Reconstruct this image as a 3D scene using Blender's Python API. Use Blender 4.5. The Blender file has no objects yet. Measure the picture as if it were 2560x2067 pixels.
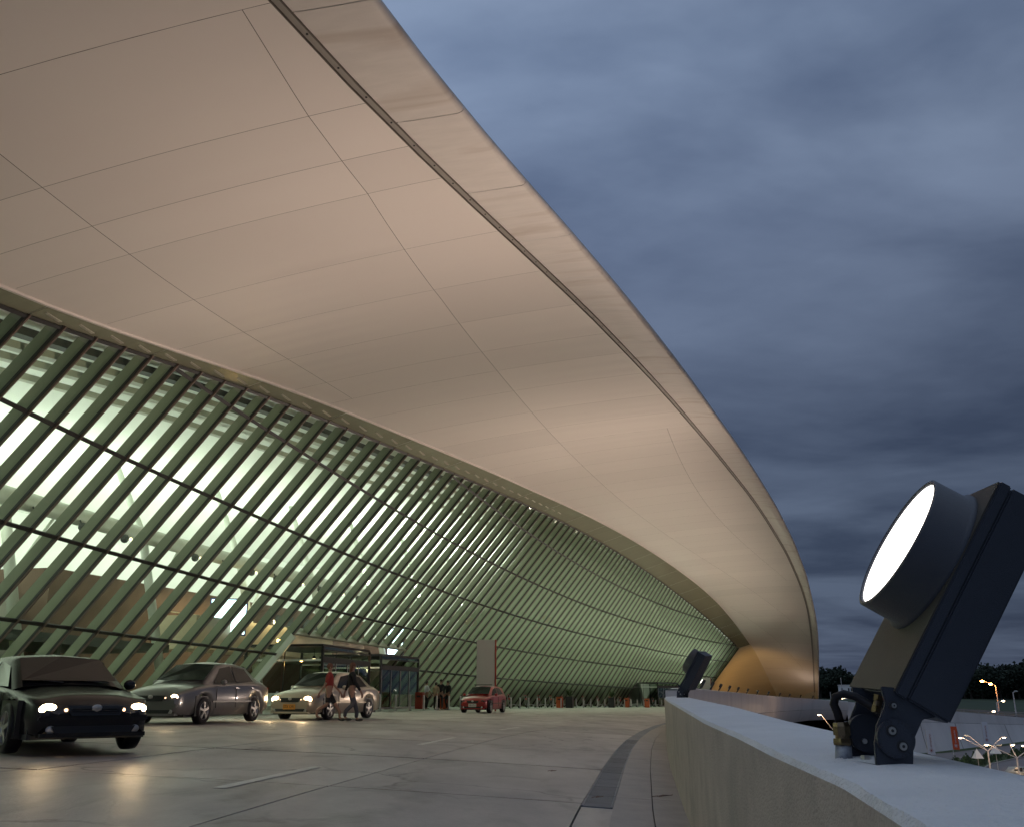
import bpy, bmesh, math, random
import numpy as np
from mathutils import Vector, Matrix, Euler
R = math.radians
SC = bpy.context.scene
COL = SC.collection
random.seed(7)

# ------------------------------------------------------------------ camera
PITCH = R(17.1438)
cd = bpy.data.cameras.new('camera')
cam = bpy.data.objects.new('camera', cd); COL.objects.link(cam)
cam.location = (0, 0, 0); cam.rotation_euler = (R(90) + PITCH, 0, 0)
cd.sensor_width = 36.0; cd.lens = 36.0 * 2280.77 / 2560
cd.clip_start = 0.05; cd.clip_end = 6000
SC.camera = cam

# ------------------------------------------------------------------ world: overcast dusk sky
W = bpy.data.worlds.new('World'); SC.world = W; W.use_nodes = True
nt = W.node_tree; N = nt.nodes; L = nt.links
for n in list(N): N.remove(n)
out = N.new('ShaderNodeOutputWorld'); bg = N.new('ShaderNodeBackground'); L.new(bg.outputs[0], out.inputs[0])
tc = N.new('ShaderNodeTexCoord')
sep = N.new('ShaderNodeSeparateXYZ'); L.new(tc.outputs['Generated'], sep.inputs[0])
def math_node(op, a, b=None, nodes=N, links=L):
    m = nodes.new('ShaderNodeMath'); m.operation = op
    for i, v in enumerate((a, b)):
        if v is None: continue
        if isinstance(v, (int, float)): m.inputs[i].default_value = v
        else: links.new(v, m.inputs[i])
    return m.outputs[0]
# cloud layer: direction projected on a plane overhead so that cloud bands flatten towards the horizon
zc = math_node('ADD', math_node('MAXIMUM', sep.outputs[2], 0.0), 0.09)
px = math_node('DIVIDE', sep.outputs[0], zc); py = math_node('DIVIDE', sep.outputs[1], zc)
cmb = N.new('ShaderNodeCombineXYZ'); L.new(px, cmb.inputs[0]); L.new(py, cmb.inputs[1])
mp = N.new('ShaderNodeMapping'); L.new(cmb.outputs[0], mp.inputs[0]); mp.inputs['Rotation'].default_value = (0, 0, R(-24)); mp.inputs['Scale'].default_value = (0.85, 1.15, 1); mp.inputs['Location'].default_value = (3.1, 1.7, 0)
n1 = N.new('ShaderNodeTexNoise'); L.new(mp.outputs[0], n1.inputs['Vector']); n1.inputs['Scale'].default_value = 1.05; n1.inputs['Detail'].default_value = 5; n1.inputs['Roughness'].default_value = 0.5; n1.inputs['Distortion'].default_value = 0.6
n2 = N.new('ShaderNodeTexNoise'); L.new(mp.outputs[0], n2.inputs['Vector']); n2.inputs['Scale'].default_value = 3.4; n2.inputs['Detail'].default_value = 6; n2.inputs['Roughness'].default_value = 0.55
fac = math_node('ADD', math_node('MULTIPLY', n1.outputs[0], 0.78), math_node('MULTIPLY', n2.outputs[0], 0.22))
crm = N.new('ShaderNodeValToRGB'); L.new(fac, crm.inputs[0])
crm.color_ramp.elements[0].position = 0.36; crm.color_ramp.elements[0].color = (0.55, 0.575, 0.63, 1)
crm.color_ramp.elements[1].position = 0.64; crm.color_ramp.elements[1].color = (1.33, 1.28, 1.21, 1)
# elevation gradient
grd = N.new('ShaderNodeValToRGB'); L.new(math_node('MAXIMUM', sep.outputs[2], 0.0), grd.inputs[0])
e = grd.color_ramp.elements
e[0].position = 0.0; e[0].color = (0.062, 0.086, 0.142, 1)
e[1].position = 1.0; e[1].color = (0.40, 0.50, 0.66, 1)
for p_, c_ in ((0.13, (0.072, 0.100, 0.162, 1)), (0.30, (0.084, 0.115, 0.188, 1)), (0.46, (0.140, 0.188, 0.295, 1)), (0.62, (0.195, 0.262, 0.395, 1))):
    q = e.new(p_); q.color = c_
mx = N.new('ShaderNodeMix'); mx.data_type = 'RGBA'; mx.blend_type = 'MULTIPLY'; mx.inputs[0].default_value = 1.0
L.new(grd.outputs[0], mx.inputs[6]); L.new(crm.outputs[0], mx.inputs[7])
# brighter towards the side where the sun went down (behind the building)
az = math_node('ADD', math_node('MULTIPLY', sep.outputs[0], -0.55), 1.12)
sc_ = N.new('ShaderNodeVectorMath'); sc_.operation = 'SCALE'; L.new(mx.outputs[2], sc_.inputs[0]); L.new(az, sc_.inputs[3])
sky = N.new('ShaderNodeTexSky'); sky.sky_type = 'NISHITA'; sky.sun_disc = False; sky.sun_elevation = R(2); sky.sun_rotation = R(-60)
skm = N.new('ShaderNodeVectorMath'); skm.operation = 'SCALE'; L.new(sky.outputs[0], skm.inputs[0]); skm.inputs[3].default_value = 0.004
ad = N.new('ShaderNodeVectorMath'); ad.operation = 'ADD'; L.new(sc_.outputs[0], ad.inputs[0]); L.new(skm.outputs[0], ad.inputs[1])
L.new(ad.outputs[0], bg.inputs[0]); bg.inputs[1].default_value = 1.0

# faint last daylight through the cloud
sl = bpy.data.lights.new('sun', 'SUN'); sl.energy = 0.03; sl.angle = R(40); sl.color = (0.75, 0.85, 1.0)
so = bpy.data.objects.new('sun', sl); COL.objects.link(so); so.rotation_euler = (R(55), 0, R(-60))

SC.view_settings.view_transform = 'Standard'; SC.view_settings.look = 'None'
SC.view_settings.exposure = 0.0; SC.view_settings.gamma = 1.0
try: SC.view_settings.use_curve_mapping = False
except Exception: pass
SC.render.engine = 'CYCLES'
cy = SC.cycles
cy.use_denoising = True
try: cy.denoiser = 'OPENIMAGEDENOISE'
except Exception: pass
cy.max_bounces = 7; cy.diffuse_bounces = 3; cy.glossy_bounces = 3; cy.transmission_bounces = 4; cy.transparent_max_bounces = 16
cy.sample_clamp_indirect = 4.0; cy.sample_clamp_direct = 0.0
cy.caustics_reflective = False; cy.caustics_refractive = False

# ------------------------------------------------------------------ materials
MATS = {}
def mat(name, col, rough=0.6, metal=0.0, var=0.0, vscale=3.0, bump=0.0, bscale=20.0, stretch=None, coord='Object', spec=0.5, emit=None, estr=0.0, dirt=None, dscale=1.2, rvar=0.0, objvar=0.0, coat=0.0, bdist=0.02, bdet=5):
    m = bpy.data.materials.new(name); m.use_nodes = True
    t = m.node_tree; nn = t.nodes; ll = t.links; b = nn['Principled BSDF']
    b.inputs['Base Color'].default_value = (*col, 1); b.inputs['Roughness'].default_value = rough; b.inputs['Metallic'].default_value = metal
    b.inputs['Specular IOR Level'].default_value = spec
    if coat: b.inputs['Coat Weight'].default_value = coat; b.inputs['Coat Roughness'].default_value = 0.08
    if emit: b.inputs['Emission Color'].default_value = (*emit, 1); b.inputs['Emission Strength'].default_value = estr
    if var or bump or dirt or rvar or objvar:
        c = nn.new('ShaderNodeTexCoord'); src = c.outputs[coord]
        if stretch:
            mm = nn.new('ShaderNodeMapping'); mm.inputs['Scale'].default_value = stretch; ll.new(src, mm.inputs[0]); src = mm.outputs[0]
        cur = None
        def mixc(facs, other):
            nonlocal cur
            k = nn.new('ShaderNodeMix'); k.data_type = 'RGBA'
            if cur is None: k.inputs[6].default_value = (*col, 1)
            else: ll.new(cur, k.inputs[6])
            k.inputs[7].default_value = (*other, 1); ll.new(facs, k.inputs[0]); cur = k.outputs[2]
        if var:
            nz = nn.new('ShaderNodeTexNoise'); ll.new(src, nz.inputs['Vector']); nz.inputs['Scale'].default_value = vscale; nz.inputs['Detail'].default_value = 8; nz.inputs['Roughness'].default_value = 0.62
            rp = nn.new('ShaderNodeMapRange'); ll.new(nz.outputs[0], rp.inputs[0]); rp.inputs[1].default_value = 0.3; rp.inputs[2].default_value = 0.7
            mixc(rp.outputs[0], tuple(v * (1 - var) for v in col))
            if rvar:
                r2 = nn.new('ShaderNodeMapRange'); ll.new(nz.outputs[0], r2.inputs[0]); r2.inputs[1].default_value = 0.3; r2.inputs[2].default_value = 0.7
                r2.inputs[3].default_value = rough - rvar; r2.inputs[4].default_value = rough + rvar; ll.new(r2.outputs[0], b.inputs['Roughness'])
        if dirt:
            nz = nn.new('ShaderNodeTexNoise'); ll.new(src, nz.inputs['Vector']); nz.inputs['Scale'].default_value = dscale; nz.inputs['Detail'].default_value = 6; nz.inputs['Distortion'].default_value = 0.8
            rp = nn.new('ShaderNodeMapRange'); ll.new(nz.outputs[0], rp.inputs[0]); rp.inputs[1].default_value = 0.54; rp.inputs[2].default_value = 0.74; rp.inputs[4].default_value = 0.65
            mixc(rp.outputs[0], dirt)
        if objvar:
            oi = nn.new('ShaderNodeObjectInfo')
            k = nn.new('ShaderNodeMapRange'); ll.new(oi.outputs['Random'], k.inputs[0]); k.inputs[3].default_value = 1 - objvar; k.inputs[4].default_value = 1 + objvar * .5
            v = nn.new('ShaderNodeVectorMath'); v.operation = 'SCALE'
            if cur is None: v.inputs[0].default_value = col
            else: ll.new(cur, v.inputs[0])
            ll.new(k.outputs[0], v.inputs[3]); cur = v.outputs[0]
        if cur is not None: ll.new(cur, b.inputs['Base Color'])
        if bump:
            nz = nn.new('ShaderNodeTexNoise'); ll.new(src, nz.inputs['Vector']); nz.inputs['Scale'].default_value = bscale; nz.inputs['Detail'].default_value = bdet
            bp = nn.new('ShaderNodeBump'); ll.new(nz.outputs[0], bp.inputs['Height']); bp.inputs['Strength'].default_value = bump; bp.inputs['Distance'].default_value = bdist
            ll.new(bp.outputs[0], b.inputs['Normal'])
    MATS[name] = m
    return m
def glassmat(name, tint, refl=0.06, rough=0.02):
    m = bpy.data.materials.new(name); m.use_nodes = True
    t = m.node_tree; nn = t.nodes; ll = t.links
    for x in list(nn): nn.remove(x)
    o = nn.new('ShaderNodeOutputMaterial'); tr = nn.new('ShaderNodeBsdfTransparent'); tr.inputs[0].default_value = (*tint, 1)
    gl = nn.new('ShaderNodeBsdfGlossy'); gl.inputs['Roughness'].default_value = rough; gl.inputs[0].default_value = (.9, .95, .9, 1)
    fr = nn.new('ShaderNodeFresnel'); fr.inputs[0].default_value = 1.45
    ms = nn.new('ShaderNodeMixShader'); k = nn.new('ShaderNodeMath'); k.operation = 'MULTIPLY'; k.inputs[1].default_value = refl / 0.06
    ll.new(fr.outputs[0], k.inputs[0]); ll.new(k.outputs[0], ms.inputs[0]); ll.new(tr.outputs[0], ms.inputs[1]); ll.new(gl.outputs[0], ms.inputs[2]); ll.new(ms.outputs[0], o.inputs[0])
    MATS[name] = m; return m
def emis(name, col, s):
    m = bpy.data.materials.new(name); m.use_nodes = True
    t = m.node_tree; nn = t.nodes
    for x in list(nn): nn.remove(x)
    o = nn.new('ShaderNodeOutputMaterial'); em = nn.new('ShaderNodeEmission'); em.inputs[0].default_value = (*col, 1); em.inputs[1].default_value = s
    t.links.new(em.outputs[0], o.inputs[0]); MATS[name] = m; return m

M_soffit = mat('soffit_metal', (0.74, 0.675, 0.63), 0.33, 0.0, vscale=1.0, bump=0.45, bdist=0.09, bdet=0.0, bscale=1.0, stretch=(1.7, 0.10, 1), coord='UV', objvar=0.05, spec=0.6)
M_rim = mat('roof_rim_metal', (0.68, 0.63, 0.59), 0.52, 0.0, var=0.12, vscale=2.0, coord='UV', stretch=(3, .4, 1), spec=0.6, dirt=(0.42, 0.34, 0.28), dscale=0.6)
M_joint = mat('joint_shadow_gap', (0.13, 0.11, 0.095), 0.8)
M_drip = mat('drip_rail', (0.36, 0.33, 0.30), 0.45, 0.2)
M_roof = mat('roof_membrane', (0.72, 0.73, 0.74), 0.5, var=0.1)
M_eave = mat('eaves_strip', (0.33, 0.33, 0.24), 0.22, 0.25, var=0.15, vscale=1.5, coord='UV', stretch=(3, .3, 1), spec=0.7)  # dark olive stands in for shade from the floodlights and green hall glow
M_cap = mat('mullion_cap', (0.15, 0.105, 0.085), 0.45, 0.2)
M_fin = mat('mullion_fin', (0.25, 0.275, 0.195), 0.5, 0.0)
M_transom = mat('transom', (0.02, 0.02, 0.02), 0.5)
M_glass = glassmat('facade_glass', (0.86, 0.94, 0.83), refl=0.05)
M_vglass = glassmat('lobby_glass', (0.62, 0.70, 0.64), refl=0.10)
M_endwall_warm = mat('end_wall_metal', (0.62, 0.51, 0.34), 0.36, 0.0, var=0.12, vscale=1.0, coord='UV', stretch=(5, .3, 1), bump=0.12, bscale=2.5, spec=0.6)  # golden base colour carries part of the sodium glow
M_intceil = mat('interior_ceiling', (0.80, 0.83, 0.79), 0.6, var=0.06, vscale=0.15)
M_intwall = mat('interior_wall', (0.55, 0.55, 0.50), 0.7, var=0.2, vscale=0.4)
M_brown = mat('interior_brown', (0.15, 0.09, 0.065), 0.7, var=0.2, vscale=1.0)
M_intfloor = mat('interior_floor', (0.30, 0.30, 0.28), 0.3)
M_duct = mat('duct_paint', (0.45, 0.46, 0.38), 0.4, var=0.2, vscale=0.8)
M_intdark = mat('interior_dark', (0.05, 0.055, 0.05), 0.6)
M_column = mat('column_paint', (0.62, 0.65, 0.58), 0.5)
M_cream = mat('cream_panel', (0.62, 0.52, 0.36), 0.6, var=0.1)
M_road = mat('road_base', (0.035, 0.033, 0.03), 0.9)
M_slab = mat('concrete_slab', (0.50, 0.45, 0.41), 0.50, 0.0, var=0.28, vscale=0.8, bump=0.35, bscale=28.0, dirt=(0.19, 0.16, 0.13), dscale=1.3, rvar=0.12, objvar=0.14, coord='Object', stretch=(1, .45, 1))
M_kerb = mat('kerb_concrete', (0.44, 0.39, 0.35), 0.7, var=0.2, vscale=3, bump=0.3, bscale=30, objvar=0.1)
M_drain = mat('drain_grate', (0.20, 0.22, 0.25), 0.5, 0.3, var=0.25, vscale=4, objvar=0.2)
M_line = mat('lane_paint', (0.72, 0.69, 0.62), 0.55, var=0.25, vscale=6)
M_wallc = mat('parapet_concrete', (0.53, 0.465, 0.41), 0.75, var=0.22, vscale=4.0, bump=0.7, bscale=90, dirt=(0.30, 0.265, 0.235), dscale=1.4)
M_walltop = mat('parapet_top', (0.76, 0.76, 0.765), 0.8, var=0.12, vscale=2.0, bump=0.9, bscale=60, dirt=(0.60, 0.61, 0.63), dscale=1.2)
M_fascia = mat('fascia_white', (0.66, 0.62, 0.60), 0.45, var=0.16, vscale=1.0, stretch=(.35, .35, .05), dirt=(0.45, 0.42, 0.41), dscale=1.0)
M_ground = mat('ground_grass', (0.035, 0.055, 0.02), 0.95, var=0.4, vscale=0.08)
M_lot = mat('parking_asphalt', (0.20, 0.165, 0.15), 0.55, var=0.2, vscale=0.15)
M_grass = mat('grass_verge', (0.06, 0.085, 0.02), 0.9, var=0.5, vscale=1.0)
M_housing = mat('lamp_housing', (0.036, 0.041, 0.056), 0.42, 0.15, bump=0.25, bscale=400, var=0.12, vscale=12)
M_hfront = mat('lamp_front', (0.060, 0.052, 0.038), 0.6, bump=0.2, bscale=300, var=0.15, vscale=10)
M_bolt = mat('steel_bolt', (0.50, 0.48, 0.46), 0.3, 0.9)
M_brass = mat('brass', (0.24, 0.175, 0.10), 0.3, 0.85, var=0.4, vscale=60)
M_galv = mat('galvanised_pipe', (0.42, 0.44, 0.48), 0.6, 0.3, var=0.6, vscale=40)
M_rubber = mat('black_rubber', (0.012, 0.010, 0.011), 0.5, spec=.25)
M_disc = emis('lamp_disc', (1.0, 0.95, 0.88), 4.0)
M_smalllens = emis('small_lens', (1.0, 0.85, 0.6), 3.0)
M_bollard = mat('bollard_steel', (0.42, 0.42, 0.42), 0.35, 0.6)
M_orange = mat('orange_paint', (0.40, 0.07, 0.015), 0.5)
M_red = mat('red_paint', (0.28, 0.025, 0.012), 0.5)
M_planter = mat('black_planter', (0.012, 0.012, 0.015), 0.4)
M_leaf = mat('leaf_green', (0.05, 0.08, 0.03), 0.7, objvar=0.2)
M_tree = mat('tree_foliage', (0.022, 0.034, 0.018), 0.95, objvar=0.4)
M_bark = mat('bark', (0.05, 0.04, 0.03), 0.9)
M_white = mat('white_paint', (0.75, 0.74, 0.72), 0.5)
M_grey = mat('grey_panel', (0.42, 0.42, 0.39), 0.45)
M_bluepaint = mat('blue_paint', (0.05, 0.06, 0.20), 0.6)
M_pole = mat('pole_white', (0.62, 0.56, 0.52), 0.45)
M_black = mat('black_frame', (0.012, 0.012, 0.014), 0.35, 0.2)
M_dark = mat('dark_trim', (0.02, 0.02, 0.022), 0.5)
M_screen = emis('screen_glow', (0.70, 0.92, 1.0), 5.0)
M_warm = emis('warm_lamp', (1.0, 0.50, 0.14), 45.0)
M_pendant = emis('pendant_lamp', (1.0, 0.75, 0.45), 6.0)
M_sodium = emis('sodium_lamp', (1.0, 0.34, 0.06), 130.0)
M_street = emis('street_lamp_glow', (1.0, 0.72, 0.45), 30.0)
M_green = emis('green_exit', (0.7, 1.0, 0.35), 6.0)

def add_cracks(m, scale, col, width, amt):
    t = m.node_tree; nn = t.nodes; ll = t.links; b = nn['Principled BSDF']
    src = b.inputs['Base Color'].links[0].from_socket
    tc_ = nn.new('ShaderNodeTexCoord'); nz = nn.new('ShaderNodeTexNoise'); nz.inputs['Scale'].default_value = scale * 2.5; nz.inputs['Detail'].default_value = 6; ll.new(tc_.outputs['Object'], nz.inputs['Vector'])
    va = nn.new('ShaderNodeVectorMath'); va.operation = 'SCALE'; va.inputs[3].default_value = 1.2; ll.new(nz.outputs['Color'], va.inputs[0])
    vb = nn.new('ShaderNodeVectorMath'); vb.operation = 'ADD'; ll.new(tc_.outputs['Object'], vb.inputs[0]); ll.new(va.outputs[0], vb.inputs[1])
    vo = nn.new('ShaderNodeTexVoronoi'); vo.feature = 'DISTANCE_TO_EDGE'; vo.inputs['Scale'].default_value = scale; ll.new(vb.outputs[0], vo.inputs['Vector'])
    mr = nn.new('ShaderNodeMapRange'); mr.inputs[1].default_value = 0; mr.inputs[2].default_value = width; mr.inputs[3].default_value = amt; mr.inputs[4].default_value = 0; ll.new(vo.outputs[0], mr.inputs[0])
    n3 = nn.new('ShaderNodeTexNoise'); n3.inputs['Scale'].default_value = .35; ll.new(tc_.outputs['Object'], n3.inputs['Vector'])
    m3 = nn.new('ShaderNodeMapRange'); m3.inputs[1].default_value = .45; m3.inputs[2].default_value = .62; ll.new(n3.outputs[0], m3.inputs[0])
    mu = nn.new('ShaderNodeMath'); mu.operation = 'MULTIPLY'; ll.new(mr.outputs[0], mu.inputs[0]); ll.new(m3.outputs[0], mu.inputs[1])
    k = nn.new('ShaderNodeMix'); k.data_type = 'RGBA'; ll.new(mu.outputs[0], k.inputs[0]); ll.new(src, k.inputs[6]); k.inputs[7].default_value = (*col, 1); ll.new(k.outputs[2], b.inputs['Base Color'])
add_cracks(M_slab, .33, (.10, .08, .065), .012, .8)
add_cracks(M_wallc, 2.2, (.16, .14, .12), .010, .5)
add_cracks(M_walltop, 1.6, (.28, .28, .30), .006, .7)

# ------------------------------------------------------------------ mesh helpers
class MB:
    def __init__(s): s.v = []; s.f = []; s.uv = []
    def add(s, vs, fs, uvs=None):
        o = len(s.v); s.v += [tuple(v) for v in vs]; s.f += [tuple(i + o for i in f) for f in fs]
        s.uv += list(uvs) if uvs is not None else [(0, 0)] * len(vs)
        return s
    def box(s, c, size, rz=0.0, axes=None):
        hx, hy, hz = [q / 2 for q in size]
        c = Vector(c)
        if axes is None: ax = [Matrix.Rotation(rz, 3, 'Z') @ Vector(q) for q in ((1, 0, 0), (0, 1, 0), (0, 0, 1))]
        else: ax = [Vector(a) for a in axes]
        vs = []
        for z in (-1, 1):
            for x, y in ((-1, -1), (1, -1), (1, 1), (-1, 1)):
                vs.append(c + ax[0] * hx * x + ax[1] * hy * y + ax[2] * hz * z)
        return s.add(vs, [(3, 2, 1, 0), (4, 5, 6, 7), (0, 1, 5, 4), (1, 2, 6, 5), (2, 3, 7, 6), (3, 0, 4, 7)])
    def beam(s, a, b, w, h, up=(0, 0, 1), off=0.0):
        a, b = Vector(a), Vector(b); d = (b - a).normalized(); u = Vector(up); u = (u - d * u.dot(d)).normalized(); w_ = d.cross(u)
        vs = []
        for p in (a, b):
            for x, y in ((-1, -1), (1, -1), (1, 1), (-1, 1)):
                vs.append(p + w_ * (w / 2 * x) + u * (h / 2 * y + off))
        return s.add(vs, [(0, 1, 2, 3), (7, 6, 5, 4), (0, 4, 5, 1), (1, 5, 6, 2), (2, 6, 7, 3), (3, 7, 4, 0)])
    def tube(s, pts, r, n=8, cap=True):
        pts = [Vector(p) for p in pts]; rr = r if isinstance(r, (list, tuple)) else [r] * len(pts)
        vs = []; prev = None
        for i, p in enumerate(pts):
            d = (pts[min(i + 1, len(pts) - 1)] - pts[max(i - 1, 0)]).normalized()
            if prev is None:
                u = Vector((0, 0, 1)) if abs(d.z) < .9 else Vector((1, 0, 0))
                u = (u - d * u.dot(d)).normalized()
            else: u = (prev - d * prev.dot(d)).normalized()
            prev = u; w = d.cross(u)
            for k in range(n):
                a = 2 * math.pi * k / n; vs.append(p + (u * math.cos(a) + w * math.sin(a)) * rr[i])
        fs = []
        for i in range(len(pts) - 1):
            for k in range(n): fs.append((i * n + k, i * n + (k + 1) % n, (i + 1) * n + (k + 1) % n, (i + 1) * n + k))
        if cap: fs.append(tuple(range(n - 1, -1, -1))); fs.append(tuple((len(pts) - 1) * n + k for k in range(n)))
        return s.add(vs, fs)
    def cyl(s, a, b, r, n=16): return s.tube([a, b], r, n)
    def poly(s, pts, depth):
        n = len(pts); d = Vector(depth); vs = [Vector(p) for p in pts] + [Vector(p) + d for p in pts]
        return s.add(vs, [tuple(range(n)), tuple(range(2 * n - 1, n - 1, -1))] + [(i, i + n, (i + 1) % n + n, (i + 1) % n) for i in range(n)])
    def grid(s, rows, uvs=None, closed=False):
        m = len(rows); n = len(rows[0]); vs = [p for r in rows for p in r]
        fs = [(i * n + j, i * n + j + 1, (i + 1) * n + j + 1, (i + 1) * n + j) for i in range(m - 1) for j in range(n - 1)]
        return s.add(vs, fs, [u for r in uvs for u in r] if uvs else None)
    def sphere(s, c, r, n=10, m=6, sc=(1, 1, 1)):
        c = Vector(c); rows = []
        for i in range(m + 1):
            t = math.pi * i / m
            rows.append([(c.x + r * sc[0] * math.sin(t) * math.cos(2 * math.pi * k / n), c.y + r * sc[1] * math.sin(t) * math.sin(2 * math.pi * k / n), c.z + r * sc[2] * math.cos(t)) for k in range(n + 1)])
        return s.grid(rows)
    def build(s, name, m, parent=None, smooth=False, bevel=0.0, label=None, kind=None):
        me = bpy.data.meshes.new(name)
        off = Vector((0, 0, 0))
        if parent is not None:
            p = parent
            while p is not None:
                if 'local' not in p: off += p.location
                p = p.parent
        lo = parent is not None and root_of(parent).get('local', 0)
        if lo: off = Vector((0, 0, 0))
        me.from_pydata([tuple(Vector(v) - off) for v in s.v], [], s.f)
        me.validate(clean_customdata=False)
        if any(u != (0, 0) for u in s.uv):
            ul = me.uv_layers.new(name='UVMap')
            for lp in me.loops: ul.data[lp.index].uv = s.uv[lp.vertex_index]
        for q in (m if isinstance(m, (list, tuple)) else [m]): me.materials.append(q)
        if smooth: me.polygons.foreach_set('use_smooth', [True] * len(me.polygons))
        o = bpy.data.objects.new(name, me); COL.objects.link(o)
        if parent is not None: o.parent = parent
        if bevel:
            bm = bmesh.new(); bm.from_mesh(me); bmesh.ops.remove_doubles(bm, verts=bm.verts, dist=1e-5)
            bmesh.ops.bevel(bm, geom=[e_ for e_ in bm.edges if e_.is_manifold and e_.calc_face_angle(0) > .5], offset=bevel, segments=2, affect='EDGES'); bm.to_mesh(me); bm.free()
        if label: o['label'] = label
        if kind: o['kind'] = kind
        return o
def root_of(o):
    while o.parent is not None: o = o.parent
    return o
def thing(name, label, cat, loc=(0, 0, 0), rz=0.0, group=None, local=True):
    o = bpy.data.objects.new(name, None); COL.objects.link(o); o.empty_display_size = 0.2
    o.location = loc; o.rotation_euler = (0, 0, rz)
    if local: o['local'] = 1
    o['label'] = label; o['category'] = cat
    if group: o['group'] = group
    return o
def tag(o, label, cat, group=None):
    o['label'] = label; o['category'] = cat
    if group: o['group'] = group
    return o
def dup(root, loc, rz=None, label=None, name=None):
    r = root.copy(); COL.objects.link(r); r.location = loc
    if rz is not None: r.rotation_euler = (0, 0, rz)
    if label: r['label'] = label
    for ch in list(root.children):
        c = ch.copy(); COL.objects.link(c); c.parent = r
        for g_ in ch.children:
            d = g_.copy(); COL.objects.link(d); d.parent = c
    return r
def spot(parent, loc, direction, power, size=80, blend=0.6, col=(1, .86, .72), radius=0.2, name='lamp_light'):
    l = bpy.data.lights.new(name, 'SPOT'); l.energy = power; l.spot_size = R(size); l.spot_blend = blend; l.color = col; l.shadow_soft_size = radius
    o = bpy.data.objects.new(name, l); COL.objects.link(o); o.parent = parent; o.location = loc
    o.rotation_euler = Vector(direction).to_track_quat('-Z', 'Y').to_euler(); return o
def area(parent, loc, direction, power, sx, sy, col=(1, 1, 1), name='lamp_light'):
    l = bpy.data.lights.new(name, 'AREA'); l.energy = power; l.shape = 'RECTANGLE'; l.size = sx; l.size_y = sy; l.color = col
    o = bpy.data.objects.new(name, l); COL.objects.link(o); o.parent = parent; o.location = loc
    o.rotation_euler = Vector(direction).to_track_quat('-Z', 'Y').to_euler(); return o
def point(parent, loc, power, col=(1, .7, .4), radius=0.1, name='lamp_light'):
    l = bpy.data.lights.new(name, 'POINT'); l.energy = power; l.color = col; l.shadow_soft_size = radius
    o = bpy.data.objects.new(name, l); COL.objects.link(o); o.parent = parent; o.location = loc; return o

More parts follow.
